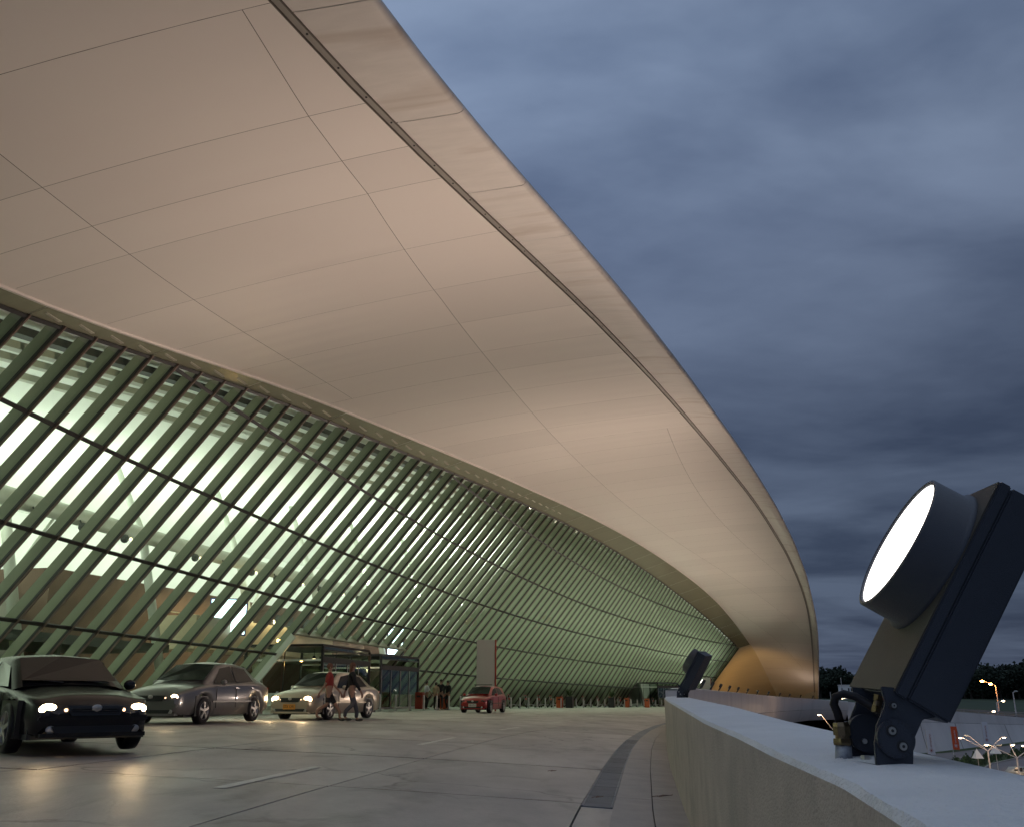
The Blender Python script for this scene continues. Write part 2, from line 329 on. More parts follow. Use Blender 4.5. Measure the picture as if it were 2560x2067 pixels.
# ------------------------------------------------------------------ plan of the terminal front, by mullion number k
# k, X, Y, heading, lean, height of facade top, (offset, height) of eaves ridge, drip rail and roof rim
TB = np.array([
(-16.000,-21.682,-1.503,0.105,0.822,6.759,6.159,6.939,12.900,9.600,14.400,9.850),
(-14.000,-21.360,1.465,0.105,0.822,7.019,6.372,7.199,13.560,9.800,15.060,10.050),
(-12.000,-21.039,4.434,0.105,0.822,7.279,6.586,7.459,14.220,10.000,15.720,10.250),
(-10.000,-20.718,7.402,0.105,0.822,7.539,6.800,7.719,14.880,10.200,16.380,10.450),
(-8.000,-20.396,10.371,0.105,0.822,7.799,7.015,7.979,15.539,10.398,17.039,10.646),
(-6.000,-20.075,13.339,0.105,0.822,8.059,7.233,8.239,16.200,10.585,17.700,10.826),
(-4.000,-19.748,16.266,0.118,0.824,8.319,7.455,8.499,16.877,10.756,18.377,10.984),
(-2.000,-19.405,19.008,0.131,0.825,8.579,7.683,8.761,17.565,10.911,19.065,11.127),
(0.000,-19.052,21.557,0.144,0.827,8.839,7.923,9.036,18.221,11.051,19.721,11.255),
(2.000,-18.687,23.953,0.158,0.828,9.146,8.181,9.329,18.817,11.181,20.317,11.364),
(4.000,-18.300,26.278,0.171,0.830,9.451,8.461,9.635,19.362,11.311,20.862,11.454),
(6.000,-17.871,28.662,0.184,0.832,9.754,8.766,9.948,19.877,11.458,21.377,11.549),
(8.000,-17.378,31.241,0.194,0.833,10.052,9.096,10.264,20.382,11.638,21.882,11.690),
(10.000,-16.812,34.078,0.199,0.836,10.342,9.445,10.579,20.894,11.856,22.394,11.893),
(12.000,-16.186,37.145,0.204,0.839,10.625,9.798,10.887,21.412,12.100,22.912,12.125),
(14.000,-15.515,40.343,0.210,0.842,10.897,10.142,11.184,21.920,12.350,23.420,12.354),
(16.000,-14.813,43.591,0.217,0.844,11.159,10.476,11.471,22.391,12.600,23.891,12.583),
(18.000,-14.084,46.832,0.226,0.847,11.409,10.802,11.747,22.812,12.848,24.312,12.830),
(20.000,-13.329,50.035,0.236,0.849,11.645,11.108,12.008,23.187,13.089,24.687,13.091),
(22.000,-12.553,53.190,0.246,0.850,11.868,11.383,12.252,23.529,13.315,25.029,13.344),
(24.000,-11.754,56.305,0.256,0.851,12.077,11.630,12.476,23.844,13.520,25.344,13.571),
(26.000,-10.927,59.405,0.266,0.852,12.270,11.858,12.685,24.136,13.694,25.636,13.761),
(28.000,-10.070,62.496,0.275,0.853,12.448,12.077,12.880,24.411,13.840,25.911,13.905),
(30.000,-9.184,65.578,0.285,0.853,12.610,12.291,13.063,24.670,13.968,26.170,14.008),
(32.000,-8.269,68.650,0.295,0.853,12.755,12.494,13.234,24.909,14.080,26.409,14.076),
(34.000,-7.323,71.712,0.305,0.852,12.883,12.674,13.388,25.121,14.172,26.621,14.119),
(36.000,-6.343,74.762,0.316,0.850,12.994,12.824,13.524,25.297,14.250,26.797,14.160),
(38.000,-5.329,77.800,0.328,0.847,13.088,12.940,13.642,25.427,14.322,26.927,14.221),
(40.000,-4.280,80.826,0.339,0.842,13.165,13.021,13.741,25.514,14.381,27.014,14.275),
(42.000,-3.197,83.840,0.351,0.836,13.223,13.070,13.822,25.567,14.422,27.067,14.280),
(44.000,-2.079,86.840,0.363,0.829,13.264,13.085,13.885,25.587,14.450,27.087,14.254),
(46.000,-0.926,89.826,0.374,0.821,13.287,13.070,13.930,25.566,14.470,27.066,14.236),
(48.000,0.261,92.798,0.386,0.812,13.291,13.024,13.957,25.510,14.472,27.010,14.223),
(50.000,1.483,95.756,0.397,0.801,13.276,12.951,13.964,25.430,14.445,26.921,14.207),
(52.000,2.737,98.701,0.408,0.790,13.243,12.851,13.953,25.329,14.400,26.781,14.221),
(54.000,4.022,101.632,0.419,0.778,13.190,12.726,13.923,25.201,14.345,26.585,14.246),
(56.000,5.338,104.548,0.429,0.765,13.118,12.579,13.873,25.039,14.272,26.360,14.203),
(58.000,6.684,107.452,0.439,0.752,13.025,12.410,13.802,24.832,14.170,26.124,14.070),
(60.000,8.059,110.341,0.449,0.738,12.912,12.219,13.710,24.579,14.050,25.867,13.900),
(62.000,9.463,113.216,0.459,0.724,12.777,12.007,13.595,24.285,13.917,25.582,13.720),
(64.000,10.897,116.077,0.469,0.710,12.620,11.776,13.456,23.969,13.753,25.264,13.522),
(66.000,12.359,118.924,0.479,0.695,12.441,11.527,13.294,23.639,13.542,24.900,13.295),
(68.000,13.848,121.756,0.489,0.681,12.237,11.251,13.102,23.282,13.300,24.484,13.050),
(70.000,15.366,124.574,0.499,0.666,12.008,10.939,12.879,22.881,13.041,24.022,12.791),
(72.000,16.910,127.377,0.508,0.651,11.753,10.598,12.624,22.432,12.744,23.529,12.494),
(74.000,18.482,130.165,0.518,0.636,11.471,10.232,12.339,21.949,12.391,23.009,12.141),
(76.000,20.080,132.938,0.528,0.620,11.159,9.829,12.018,21.432,12.000,22.461,11.750),
(78.000,21.705,135.695,0.538,0.604,10.815,9.379,11.656,20.869,11.589,21.881,11.339),
(80.000,23.358,138.437,0.547,0.587,10.439,8.894,11.254,20.244,11.134,21.266,10.884),
(82.000,25.037,141.162,0.557,0.569,10.028,8.389,10.815,19.559,10.614,20.610,10.364),
(84.000,26.742,143.871,0.567,0.552,9.580,7.859,10.333,18.826,10.050,19.896,9.800),
(86.000,28.474,146.563,0.577,0.534,9.091,7.298,9.803,18.051,9.457,19.116,9.207),
(88.000,30.233,149.238,0.586,0.516,8.559,6.716,9.227,17.225,8.791,18.280,8.541),
(90.000,32.017,151.895,0.596,0.498,7.982,6.134,8.588,16.344,8.015,17.396,7.765),
(92.000,33.828,154.535,0.606,0.480,7.356,5.571,7.837,15.415,7.149,16.455,6.899),
(94.000,35.664,157.157,0.616,0.462,-9.000,5.007,6.916,14.441,6.194,15.442,5.944),
(96.000,37.526,159.761,0.626,0.444,-9.000,4.411,5.803,13.411,5.117,14.361,4.867),
(98.000,39.413,162.347,0.635,0.427,-9.000,3.809,4.494,12.315,3.906,13.219,3.656),
(100.000,41.326,164.914,0.645,0.410,-9.000,3.266,2.931,11.159,2.522,12.011,2.269),
(102.000,43.238,167.480,0.645,0.410,-9.000,2.813,1.019,9.955,0.825,10.732,0.556),
(104.000,45.150,170.047,0.645,0.410,-9.000,2.420,-1.200,8.720,-1.200,9.400,-1.500),
])
TS = [float(v) for v in (2.00655, 4.3636, 6.7733, 9.1931, 11.6375)]
def F(k):
    return [float(np.interp(k, TB[:, 0], TB[:, c])) for c in range(1, 12)]
def P(k, a, z):
    X, Y, ph = F(k)[:3]
    return Vector((X + math.cos(ph) * a, Y - math.sin(ph) * a, z))
def nrm(k):
    ph = F(k)[2]; return Vector((math.cos(ph), -math.sin(ph), 0))
def tan_(k):
    ph = F(k)[2]; return Vector((math.sin(ph), math.cos(ph), 0))
def G(k, z):                                        # point of the leaning glass plane
    f = F(k); t = f[3] + max(0.0, (k - 66) / 26.0) * .40
    return P(k, f[3] * f[4] - t * (f[4] - z), z)
def zt(j, k): return TS[j] - 0.02155 * (k - 20)
# parapet wall: inner face line (x, y, top height)
WL = np.array([(-3.9, -30, -.22), (-2.0, -16, -.22), (-.55, -6, -.21), (.35, 0, -.205), (.65, 1.57, -.2), (.82, 2.44, -.2), (.935, 3.5, -.19), (1.03, 4.4, -.17), (1.2, 6, -.15), (1.58, 9, -.104), (2.28, 14, -.07), (3.03, 19, -.045), (3.86, 24, -.03),
 (4.95, 30, .19), (6.6, 38, .24), (9.5, 50, .29), (11.6, 58, .29), (14.3, 68, .27), (17.3, 78, .24), (20.4, 88, .2), (23.8, 98, .12), (27.4, 108, .03), (31.3, 118, -.07), (35.5, 128, -.2), (39.7, 138, -.32), (44.3, 148, -.44), (49.0, 157, -.57), (52.5, 160.5, -.8), (56.3, 161.5, -.98)])
def xw(y): return float(np.interp(y, WL[:, 1], WL[:, 0]))
def zw(y): return float(np.interp(y, WL[:, 1], WL[:, 2]))
def gz(x, y):
    u = max(0.0, xw(y) - x)
    return -1.08 + .06 * 11 * (1 - math.exp(-u / 11)) - .008 * max(0.0, y - 22)
# ================================================================== SETTING
# lower ground reaching the horizon, dipping in front of the ramp wall
def zl(x, y):
    return -8.1 - min(1.3, max(0.0, (97 - x) * 0.045))
mb = MB()
xs = [-1500, -600, -200, -60, 0, 30, 45, 55, 65, 75, 85, 97, 130, 200, 500, 3000]; ys = [-600, -100, 0, 30, 60, 90, 120, 150, 180, 200, 260, 600, 5000]
mb.grid([[(x, y, zl(x, y) - .02) for x in xs] for y in ys]); mb.build('ground', M_ground, kind='structure')
# car park surface
mb = MB(); xs = [8, 20, 30, 45, 55, 65, 75, 85, 97, 130, 220]; ys = [10, 40, 70, 95, 110, 125, 140, 155, 170, 186]
def lot_y(x, y):
    lim = float(np.interp(x, [-100, 55, 70, 78, 91, 99, 115, 140, 220], [150, 157, 161, 166, 174, 180, 190, 199, 215]))
    return min(y, lim)
mb.grid([[(x, lot_y(x, y), zl(x, lot_y(x, y)) + .02) for x in xs] for y in ys]); mb.build('parking_road', M_lot, kind='structure')
# upper terrain behind the ramp wall, rising slightly towards the trees
mb = MB()
RW = np.array([(52.5, 160.5, -.8), (56.3, 161.5, -1.0), (62, 163, -1.5), (69.7, 165, -2.13), (78, 170, -2.7), (90.8, 178, -3.6), (98.7, 184, -4.1), (115, 195, -4.9), (140, 205, -5.9), (220, 225, -7)])
rows = []
for d in (1.2, 12, 30, 60, 120, 300, 900, 4000):
    t = min(1, d / 110.)
    rows.append([(x + d * .15 * (x - 60) / 60, y + d, (z - .35) * (1 - t) + (-1.2) * t) for x, y, z in RW])
rows2 = [[(-60 - 10 * i, r[0][1], r[0][2] + .0)] + r for i, r in enumerate(rows)]
mb.grid(rows2); mb.build('terrain', M_ground, kind='structure')

# road deck under the roof
mb = MB(); rows = []
YS = list(range(-16, 60, 4)) + list(range(60, 162, 6))
for y in YS:
    kx = float(np.interp(y, TB[:, 2], TB[:, 1])); x1 = xw(y) + .02; x0 = kx - 40
    rows.append([(x0 + (x1 - x0) * t, y, gz(x0 + (x1 - x0) * t, y) - .035) for t in [0, .2, .4, .5, .6, .65, .7, .75, .8, .85, .9, .95, 1]])
mb.grid(rows)
road = mb.build('road', M_road, kind='structure')
# concrete slabs of the roadway, laid along the parapet
def wall_pt(s_y, u):
    """point at distance u inside the parapet face; s_y = y on the face line"""
    x, y = xw(s_y), s_y
    dx = xw(s_y + .5) - xw(s_y - .5); d = Vector((dx, 1.0, 0)).normalized()
    n_ = Vector((-d.y, d.x, 0))
    q = Vector((x, y, 0)) + n_ * u
    return q
def surf(s_y, u, dz=0.0):
    q = wall_pt(s_y, u); q.z = gz(q.x, q.y) + dz; return q
ub = [.98, 3.6, 6.9, 10.6, 14.6, 19.0]
sb = [-11.6 + 4.25 * i for i in range(20)]
random.seed(3)
nsl = 0
for i in range(len(sb) - 1):
    for j in range(len(ub) - 1):
        kx = float(np.interp(sb[i], TB[:, 2], TB[:, 1]))
        if wall_pt(sb[i], ub[j]).x < kx + 6.0: continue
        m_ = MB(); g = .011; dz = random.uniform(-.002, .002)
        rws = []
        for a in range(5):
            sy = sb[i] + g * 2.2 + (sb[i + 1] - sb[i] - 4.4 * g) * a / 4
            rws.append([surf(sy, ub[j] + g + (ub[j + 1] - ub[j] - 2 * g) * b / 4, dz) for b in range(5)])
        m_.grid(rws)
        # edges going down into the joint
        per = [rws[0][b] for b in range(5)] + [rws[a][4] for a in range(1, 5)] + [rws[4][b] for b in range(3, -1, -1)] + [rws[a][0] for a in range(3, 0, -1)]
        lowp = [p - Vector((0, 0, .03)) for p in per]; n = len(per)
        m_.add(per + lowp, [(q, (q + 1) % n, (q + 1) % n + n, q + n) for q in range(n)])
        m_.build('concrete_slab', M_slab, road); nsl += 1
# far roadway + forecourt pavement in front of the glass, joined with the last slabs
m_ = MB()
rws = []
for y in [69.1] + list(range(72, 160, 6)):
    kx = float(np.interp(y, TB[:, 2], TB[:, 1]))
    x1 = xw(y) - .98; x0 = kx + 6.2
    rws.append([(x0 + (x1 - x0) * t, y, gz(x0 + (x1 - x0) * t, y)) for t in [0, .15, .3, .45, .6, .75, .9, 1]])
m_.grid(rws); m_.build('far_carriageway', M_slab, road)
M_pave = mat('forecourt_paving', (0.13, 0.15, 0.115), 0.5, var=0.2, vscale=.8, rvar=.1)
m_ = MB(); rws = []
for k in np.arange(-12, 92.1, 2):
    k = float(k); rws.append([P(k, a, 0) for a in (-1.2, 0, 2, 4, 6, 7.5)])
for r_ in rws:
    for q in r_: q.z = gz(q.x, q.y) + .025
m_.grid(rws)
m_.build('pavement', M_pave, kind='structure')
# kerb stones + walkway + drain channel beside the parapet
walk = thing('walkway_kerb', 'narrow concrete kerb walkway along the foot of the parapet', 'kerb', (0, 0, 0), local=False)
for i in range(34):
    y0, y1 = -8 + 3.0 * i, -8 + 3.0 * (i + 1)
    for (u0, u1, nm, h) in ((.30, .66, 'kerb_stone', .045), (.0, .29, 'walkway_slab', .05)):
        m_ = MB(); g = .006; rr = []
        ny = 4
        top = [[surf(y0 + g + (y1 - y0 - 2 * g) * a / ny, u, h) for u in (u0 + .0, u1)] for a in range(ny + 1)]
        bot = [[surf(y0 + g + (y1 - y0 - 2 * g) * a / ny, u, -.03) for u in (u0, u1)] for a in range(ny + 1)]
        m_.grid([[t[0], t[1]] for t in top])
        m_.grid([[t[1], b[1]] for t, b in zip(top, bot)])
        m_.grid([[b[0], t[0]] for t, b in zip(top, bot)])
        for e_ in (0, ny): m_.add([top[e_][0], top[e_][1], bot[e_][1], bot[e_][0]], [(0, 1, 2, 3)])
        m_.build(nm, M_kerb, walk)
for i in range(6):
    y0 = -8 + 2.9 * i; m_ = MB(); rr = [[surf(y0 + .006 + (2.888) * a / 3, u, .0) for u in (.665, .972)] for a in range(4)]
    m_.grid(rr); m_.build('apron_slab', M_slab, walk)
drain = thing('drainage_channel', 'dark steel grating strip of the roadside drain beside the kerb', 'drain', (0, 0, 0), local=False)
for i in range(52):
    y0 = 9.35 + i * 1.0
    m_ = MB()
    ends = [surf(y0 + .01, .97, .012), surf(y0 + .01, .68, .012), surf(y0 + .99, .68, .012), surf(y0 + .99, .97, .012)]
    if i < 14:
        for b in range(16):
            t0 = (b + .12) / 16; t1 = (b + .78) / 16
            q = [ends[0].lerp(ends[3], t0), ends[1].lerp(ends[2], t0), ends[1].lerp(ends[2], t1), ends[0].lerp(ends[3], t1)]
            m_.add([v for v in q] + [v - Vector((0, 0, .02)) for v in q], [(0, 1, 2, 3), (0, 4, 5, 1), (2, 6, 7, 3)])
        for u_ in (.965, .685):
            m_.beam(surf(y0 + .01, u_, .004), surf(y0 + .99, u_, .004), .02, .022)
    else:
        m_.add(ends + [v - Vector((0, 0, .03)) for v in ends], [(0, 1, 2, 3), (0, 4, 5, 1), (1, 5, 6, 2), (2, 6, 7, 3), (3, 7, 4, 0)])
    m_.build('grate', M_drain, drain)
# lane dashes
for n_i, (s0, s1) in enumerate(((8.9, 11.7), (16.9, 19.8), (25.0, 28.0), (33.2, 36.2), (41.5, 44.5))):
    m_ = MB(); q = []
    for a in range(5):
        sy = s0 + (s1 - s0) * a / 4; q.append([surf(sy, 4.50, .006), surf(sy, 4.38, .006)])
    m_.grid(q)
    o = m_.build('lane_marking', M_line, road)
for (s0, s1, u_) in ((29.5, 33.5, 9.9), (41, 45, 9.9)):
    m_ = MB(); m_.grid([[surf(s0 + (s1 - s0) * a / 4, u_ + .06, .006), surf(s0 + (s1 - s0) * a / 4, u_ - .06, .006)] for a in range(5)]); m_.build('lane_marking', M_line, road)

# ================================================================== PARAPET AND VIADUCT FASCIA
wall = thing('parapet_wall', 'low concrete parapet of the elevated road with pale top, curving away to the right', 'wall', (0, 0, 0), local=False)
def wall_frame(y):
    dx = xw(y + .4) - xw(y - .4); d = Vector((dx, .8, 0)).normalized(); return Vector((xw(y), y, 0)), Vector((d.y, -d.x, 0))
Y1 = list(np.concatenate([np.arange(-30, 0, 3), np.arange(0, 8, .12), np.arange(8, 24.1, 1)]))
inner, top, outer, topuv = [], [], [], []
rs = random.Random(5)
for y in Y1:
    c_, o_ = wall_frame(y); z = zw(y); gzz = gz(c_.x, c_.y)
    wob = rs.uniform(-.005, .005) if 0 <= y < 10 else 0
    inner.append([Vector((c_.x, c_.y, gzz - .1)), Vector((c_.x, c_.y, (z + gzz) / 2)), Vector((c_.x, c_.y, z - .02)) + o_ * .0])
    top.append([Vector((c_.x, c_.y, z - .02)), Vector((c_.x, c_.y, z)) + o_ * (.014 + wob), Vector((c_.x, c_.y, z + .012)) + o_ * .25, Vector((c_.x, c_.y, z)) + o_ * .49, Vector((c_.x, c_.y, z - .02)) + o_ * .505])
    outer.append([Vector((c_.x, c_.y, z - .02)) + o_ * .505, Vector((c_.x, c_.y, -2.0)) + o_ * .5, Vector((c_.x, c_.y, -2.0)) - o_ * .6])
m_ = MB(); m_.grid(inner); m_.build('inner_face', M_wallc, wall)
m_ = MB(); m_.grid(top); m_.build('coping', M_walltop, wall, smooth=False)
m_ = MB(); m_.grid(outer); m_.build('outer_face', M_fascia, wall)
for y in (-3.4, 1.98, 7.4, 12.9, 18.4, 23.5):
    c_, o_ = wall_frame(y); m_ = MB(); rs2 = random.Random(int(y * 10)); z = zw(y)
    pts = [Vector((c_.x, c_.y + rs2.uniform(-.004, .004), z + (.0135 - .05 * (t - .25) ** 2))) + o_ * (.52 * t) for t in [i / 10 for i in range(11)]]
    for p, q in zip(pts, pts[1:]):
        pass
    m_.beam(Vector((c_.x - .001, c_.y, gz(c_.x, c_.y))), Vector((c_.x - .001, c_.y, z - .01)), .006, .004)
    m_.build('coping_joint', M_joint, wall)
# taller far stretch with smooth white fascia
Y2 = list(np.arange(24, 158, 3)) + [158, 160, 161.5]
fw = thing('viaduct_fascia', 'smooth white outer edge of the viaduct sweeping round below the row of lamps', 'wall', (0, 0, 0), local=False)
faces = {'upper_fascia': [], 'lower_fascia': [], 'far_coping': [], 'far_inner_face': [], 'soffit_underside': []}
for y in Y2:
    if y <= 157: c_, o_ = wall_frame(y); c_ = c_.copy()
    else:
        x_ = float(np.interp(y, [157, 160.5, 161.5], [49.0, 52.5, 56.3])); c_ = Vector((x_, y, 0)); o_ = Vector((.45, -.89, 0)) if y > 160 else Vector((.62, -.78, 0))
    z = .12 if y == 24 else zw(y)
    f_ = min(1, max(0, (y - 24) / 30.)); zb = -1.9 - 2.0 * f_
    def q(a, zz): return Vector((c_.x, c_.y, zz)) + o_ * a
    faces['far_inner_face'].append([q(0, gz(c_.x, c_.y) - .1), q(0, z)])
    faces['far_coping'].append([q(0, z), q(.1, z + .03), q(.45, z + .03), q(.55, z)])
    zm = z + (zb - z) * .5
    faces['upper_fascia'].append([q(.55, z), q(.52, zm + (z - zm) * .5), q(.35, zm)])
    faces['lower_fascia'].append([q(.33, zm - .03), q(.1, (zm + zb) / 2), q(-.4, zb)])
    faces['soffit_underside'].append([q(-.4, zb), q(-3, zb - .05), q(-14, zb - .05)])
for nm, rws in faces.items():
    m_ = MB(); m_.grid(rws); m_.build(nm, M_walltop if 'coping' in nm else M_wallc if 'inner' in nm else M_fascia, fw, smooth=True)
m_ = MB(); r0 = faces['upper_fascia'][0]; m_.add([r0[0], r0[2], faces['lower_fascia'][0][2], Vector(faces['far_inner_face'][0][0]) , Vector(faces['far_inner_face'][0][1])], [(0, 1, 2, 3, 4)]); m_.build('end_face', M_fascia, fw)
# dark supports under the viaduct
for i, (y, cl) in enumerate(((70, 0), (92, 0), (114, 0), (131, 1), (140, 0), (150, 1))):
    c_, o_ = wall_frame(y); p = c_ - o_ * 4.0
    t_ = tag(MB().box((p.x, p.y, -6.2), (1.3, 1.3, 5.2)).build('viaduct_pier', M_wallc), 'concrete pier in the dark under the viaduct edge, %s from the near end' % ('first', 'second', 'third', 'fourth', 'fifth', 'last')[i], 'pier', 'piers under the viaduct')
# ramp retaining wall with banners in front, dropping to the car park
rw = thing('ramp_wall', 'long pale retaining wall of the ramp behind the car park banners', 'wall', (0, 0, 0), local=False)
up, lo_, cp = [], [], []
for x, y, z in [tuple(float(v) for v in r_) for r_ in RW[1:]]:
    zb = zl(x, y) - .15; zm = z + (zb - z) * .30
    up.append([Vector((x, y, z)), Vector((x + .05, y - .25, zm))]); lo_.append([Vector((x + .05, y - .3, zm - .04)), Vector((x + .15, y - .9, (zm + zb) / 2)), Vector((x + .3, y - 1.8, zb))])
    cp.append([Vector((x, y + 1.0, z)), Vector((x, y, z))])
for nm, rws in (('upper_panel', up), ('lower_panel', lo_), ('wall_top', cp)):
    m_ = MB(); m_.grid(rws); m_.build(nm, M_fascia, rw, smooth=True)
for i in range(1, 8):
    q0 = up[i]; q1 = lo_[i]
    m_ = MB(); m_.tube([q1[0] - Vector((0, .02, 0)), q1[1] - Vector((0, .02, 0)), q1[2] - Vector((0, .02, 0))], .04, 4); m_.build('panel_joint', M_joint, rw)
# grass strip at the foot of the ramp wall
m_ = MB(); rws = []
for x, y, z in [tuple(float(v) for v in r_) for r_ in RW[2:]]:
    rws.append([(x + .2, y - 1.6, zl(x, y) + .12), (x + .6, y - 4.2, zl(x, y - 4) + .10)])
m_.grid(rws); m_.build('grass_verge', M_grass, kind='structure')
# upper road behind the ramp wall
M_uroad = mat('upper_road', (0.13, 0.095, 0.085), 0.8, var=.2)
def terr(x, y):
    best = None
    yy = float(np.interp(x, RW[:, 0], RW[:, 1])); zz = float(np.interp(x, RW[:, 0], RW[:, 2]))
    t = min(1, max(0, (y - yy) / 110.)); return (zz - .35) * (1 - t) + (-1.2) * t
m_ = MB(); rws = []
for x in (70, 90, 110, 130, 160, 220):
    yy = float(np.interp(x, RW[:, 0], RW[:, 1]))
    rws.append([(x, yy + d, terr(x, yy + d) + .25) for d in (8, 14, 20)])
m_.grid(rws); m_.build('upper_road', M_uroad, kind='structure')
# ================================================================== TERMINAL BUILDING
tb = thing('terminal_building', 'airport terminal with leaning green-lit glass front under a huge curved white roof', 'terminal', (0, 0, 0), local=False)
def Sec(k, t):
    """point of the underside between eaves ridge (t=0) and drip rail (t=1)"""
    f = F(k); a = f[5] + (f[7] - f[5]) * t; z = f[6] + (f[8] - f[6]) * t + .16 * 4 * t * (1 - t)
    return P(k, a, z)
def SecA(k, a):
    f = F(k); t = (a - f[5]) / max(.1, f[7] - f[5]); return Sec(k, min(1, max(0, t)))
# dark backing seen in the joints
m_ = MB(); rws = []
for k in np.arange(-16, 104.1, 1):
    rws.append([Sec(float(k), t) + Vector((0, 0, .05)) for t in (0, .25, .5, .75, 1)])
m_.grid(rws); m_.build('joint_backing', M_joint, tb)
jk = [-16.0, -13.5, -10.9, -8.3, -5.7, -3.5, -2.2, -1.0, 1.6, 4.2, 6.8, 9.2, 10.9, 12.9, 15.3]
k = 17.6
while k < 103: jk.append(k); k += 2.3
jk.append(104.0)
def seam(c, k):
    return c if c != 16.3 else float(np.interp(k, [-16, -5.7, -3.5, -1, 5], [15.2, 15.78, 15.88, 16.15, 16.3]))
rnd = random.Random(11)
for i in range(len(jk) - 1):
    k0, k1 = jk[i], jk[i + 1]
    km = (k0 + k1) / 2; f = F(km)
    cuts = [f[5]] + [c for c in (10.6, 16.3, 21.9) if f[5] + .9 < seam(c, km) < f[7] - (.3 if c == 16.3 else 1.2)] + [f[7]]
    # every third row is split once more lengthwise, as on the roof
    for j in range(len(cuts) - 1):
        a0, a1 = cuts[j], cuts[j + 1]
        na = 5; nk = 4; rws = []; uvs = []
        def edge(c, k, side):
            fk = F(k)
            if c == f[5]: return fk[5]
            if c == f[7]: return fk[7] - .05
            return seam(c, k)
        gk = .007 / 1.6; ga = .007
        for a_ in range(nk + 1):
            kk = k0 + gk + (k1 - k0 - 2 * gk) * a_ / nk
            A0 = edge(a0, kk, 0) + (ga if j else 0); A1 = edge(a1, kk, 1) - ga
            row = []; ur = []
            for b_ in range(na + 1):
                aa = A0 + (A1 - A0) * b_ / na; q = SecA(kk, aa); row.append(q); ur.append((kk, aa))
            rws.append(row); uvs.append(ur)
        m_ = MB(); m_.grid([r_[::-1] for r_ in rws], [u[::-1] for u in uvs]); m_.build('soffit_panel', M_soffit, tb, smooth=True)
# drip rail
def sweep(mb, ks, fn, prof):
    """prof: list of (da, dz) around the section; fn(k)->(a,z)"""
    rws = []
    for k in ks:
        a, z = fn(float(k)); rws.append([P(float(k), a + da, z + dz) for da, dz in prof + prof[:1]])
    mb.grid(rws)
ksd = np.arange(-16, 104.1, 1)
m_ = MB(); sweep(m_, ksd, lambda k: (F(k)[7], F(k)[8]), [(-.03, .04), (-.03, -.05), (.00, -.06), (.00, .04)]); m_.build('drip_lip', M_joint, tb)
m_ = MB(); sweep(m_, ksd, lambda k: (F(k)[7], F(k)[8]), [(.0, .04), (.0, -.02), (.13, -.03), (.13, .04)]); m_.build('drip_rail', M_drip, tb)
m_ = MB(); sweep(m_, ksd, lambda k: (F(k)[7], F(k)[8]), [(.13, .04), (.13, -.035), (.15, -.035), (.15, .04)]); m_.build('drip_rail_edge', M_joint, tb)
m_ = MB()
for k in np.arange(-8, 40, .72):
    k = float(k); f = F(k); c = P(k, f[7] + .085, f[8] - .032); m_.cyl(c, c - Vector((0, 0, .012)), .022, 6)
m_.build('drip_hole', M_dark, tb, kind='stuff')
# outer band and rolled rim, panel by panel
jr = [-16.0]; k = -13.3
while k < 103: jr.append(k); k += 2.6
jr.append(104.0)
for i in range(len(jr) - 1):
    k0, k1 = jr[i] + .006, jr[i + 1] - .006; rws = []; uvs = []
    for a_ in range(5):
        kk = k0 + (k1 - k0) * a_ / 4; f = F(kk); aD, zD, aR, zR = f[7:11]; w = aR - aD; r_ = min(.13, w * .2)
        ang = [(aD + .15, zD), (aD + .15 + (w - .15) * .45, zD + (zR - zD) * .3 - .02)]
        cx_, cz_ = aR - r_, zR + .02
        for q in (-80, -55, -30, 0, 30, 60): ang.append((cx_ + r_ * math.cos(R(q)), cz_ + r_ * math.sin(R(q))))
        rws.append([P(kk, a, z) for a, z in ang][::-1]); uvs.append([(kk, a) for a, z in ang][::-1])
    m_ = MB(); m_.grid(rws, uvs); m_.build('rim_panel', M_rim, tb, smooth=True)
m_ = MB(); rws = []
for k in np.arange(-16, 104.1, 2):
    k = float(k); f = F(k); aR, zR = f[9], f[10]; hb = max(.4, (zR + 1.5) * .55)
    rws.append([P(k, aR - .15, zR + .2), P(k, aR - 2.5, zR + .3 + hb * .18), P(k, aR - 9, zR + .4 + hb * .55), P(k, aR - 20, zR + hb), P(k, aR - 38, zR + hb * 1.1), P(k, aR - 60, zR + hb * .6)])
m_.grid(rws); m_.build('roof_shell', M_roof, tb, smooth=True)
# eaves strip and bright bead at the ridge
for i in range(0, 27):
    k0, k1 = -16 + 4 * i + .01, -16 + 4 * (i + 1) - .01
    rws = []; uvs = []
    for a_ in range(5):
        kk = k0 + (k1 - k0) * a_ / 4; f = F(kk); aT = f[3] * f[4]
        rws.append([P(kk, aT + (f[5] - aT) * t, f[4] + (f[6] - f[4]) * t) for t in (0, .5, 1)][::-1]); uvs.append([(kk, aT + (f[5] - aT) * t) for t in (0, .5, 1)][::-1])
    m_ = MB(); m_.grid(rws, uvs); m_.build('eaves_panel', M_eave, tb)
m_ = MB(); sweep(m_, np.arange(-16, 92.1, 1), lambda k: (F(k)[5], F(k)[6]), [(-.05, .05), (-.06, -.05), (.03, -.05), (.03, .05)]); m_.build('eaves_bead', M_soffit, tb)
# slot covers in the eaves strip
M_slot = mat('slot_cover', (.62, .60, .5), .3, .3)
for k in range(0, 34):
    f = F(k + .45); aT = f[3] * f[4]; w = f[5] - aT
    m_ = MB(); c0 = P(k + .2, aT + w * .42, f[4] + (f[6] - f[4]) * .42 - .02); c1 = P(k + .72, aT + w * .42, f[4] + (f[6] - f[4]) * .42 - .02)
    m_.beam(c0, c1, .10, .02); m_.build('slot_cover', M_slot, tb)
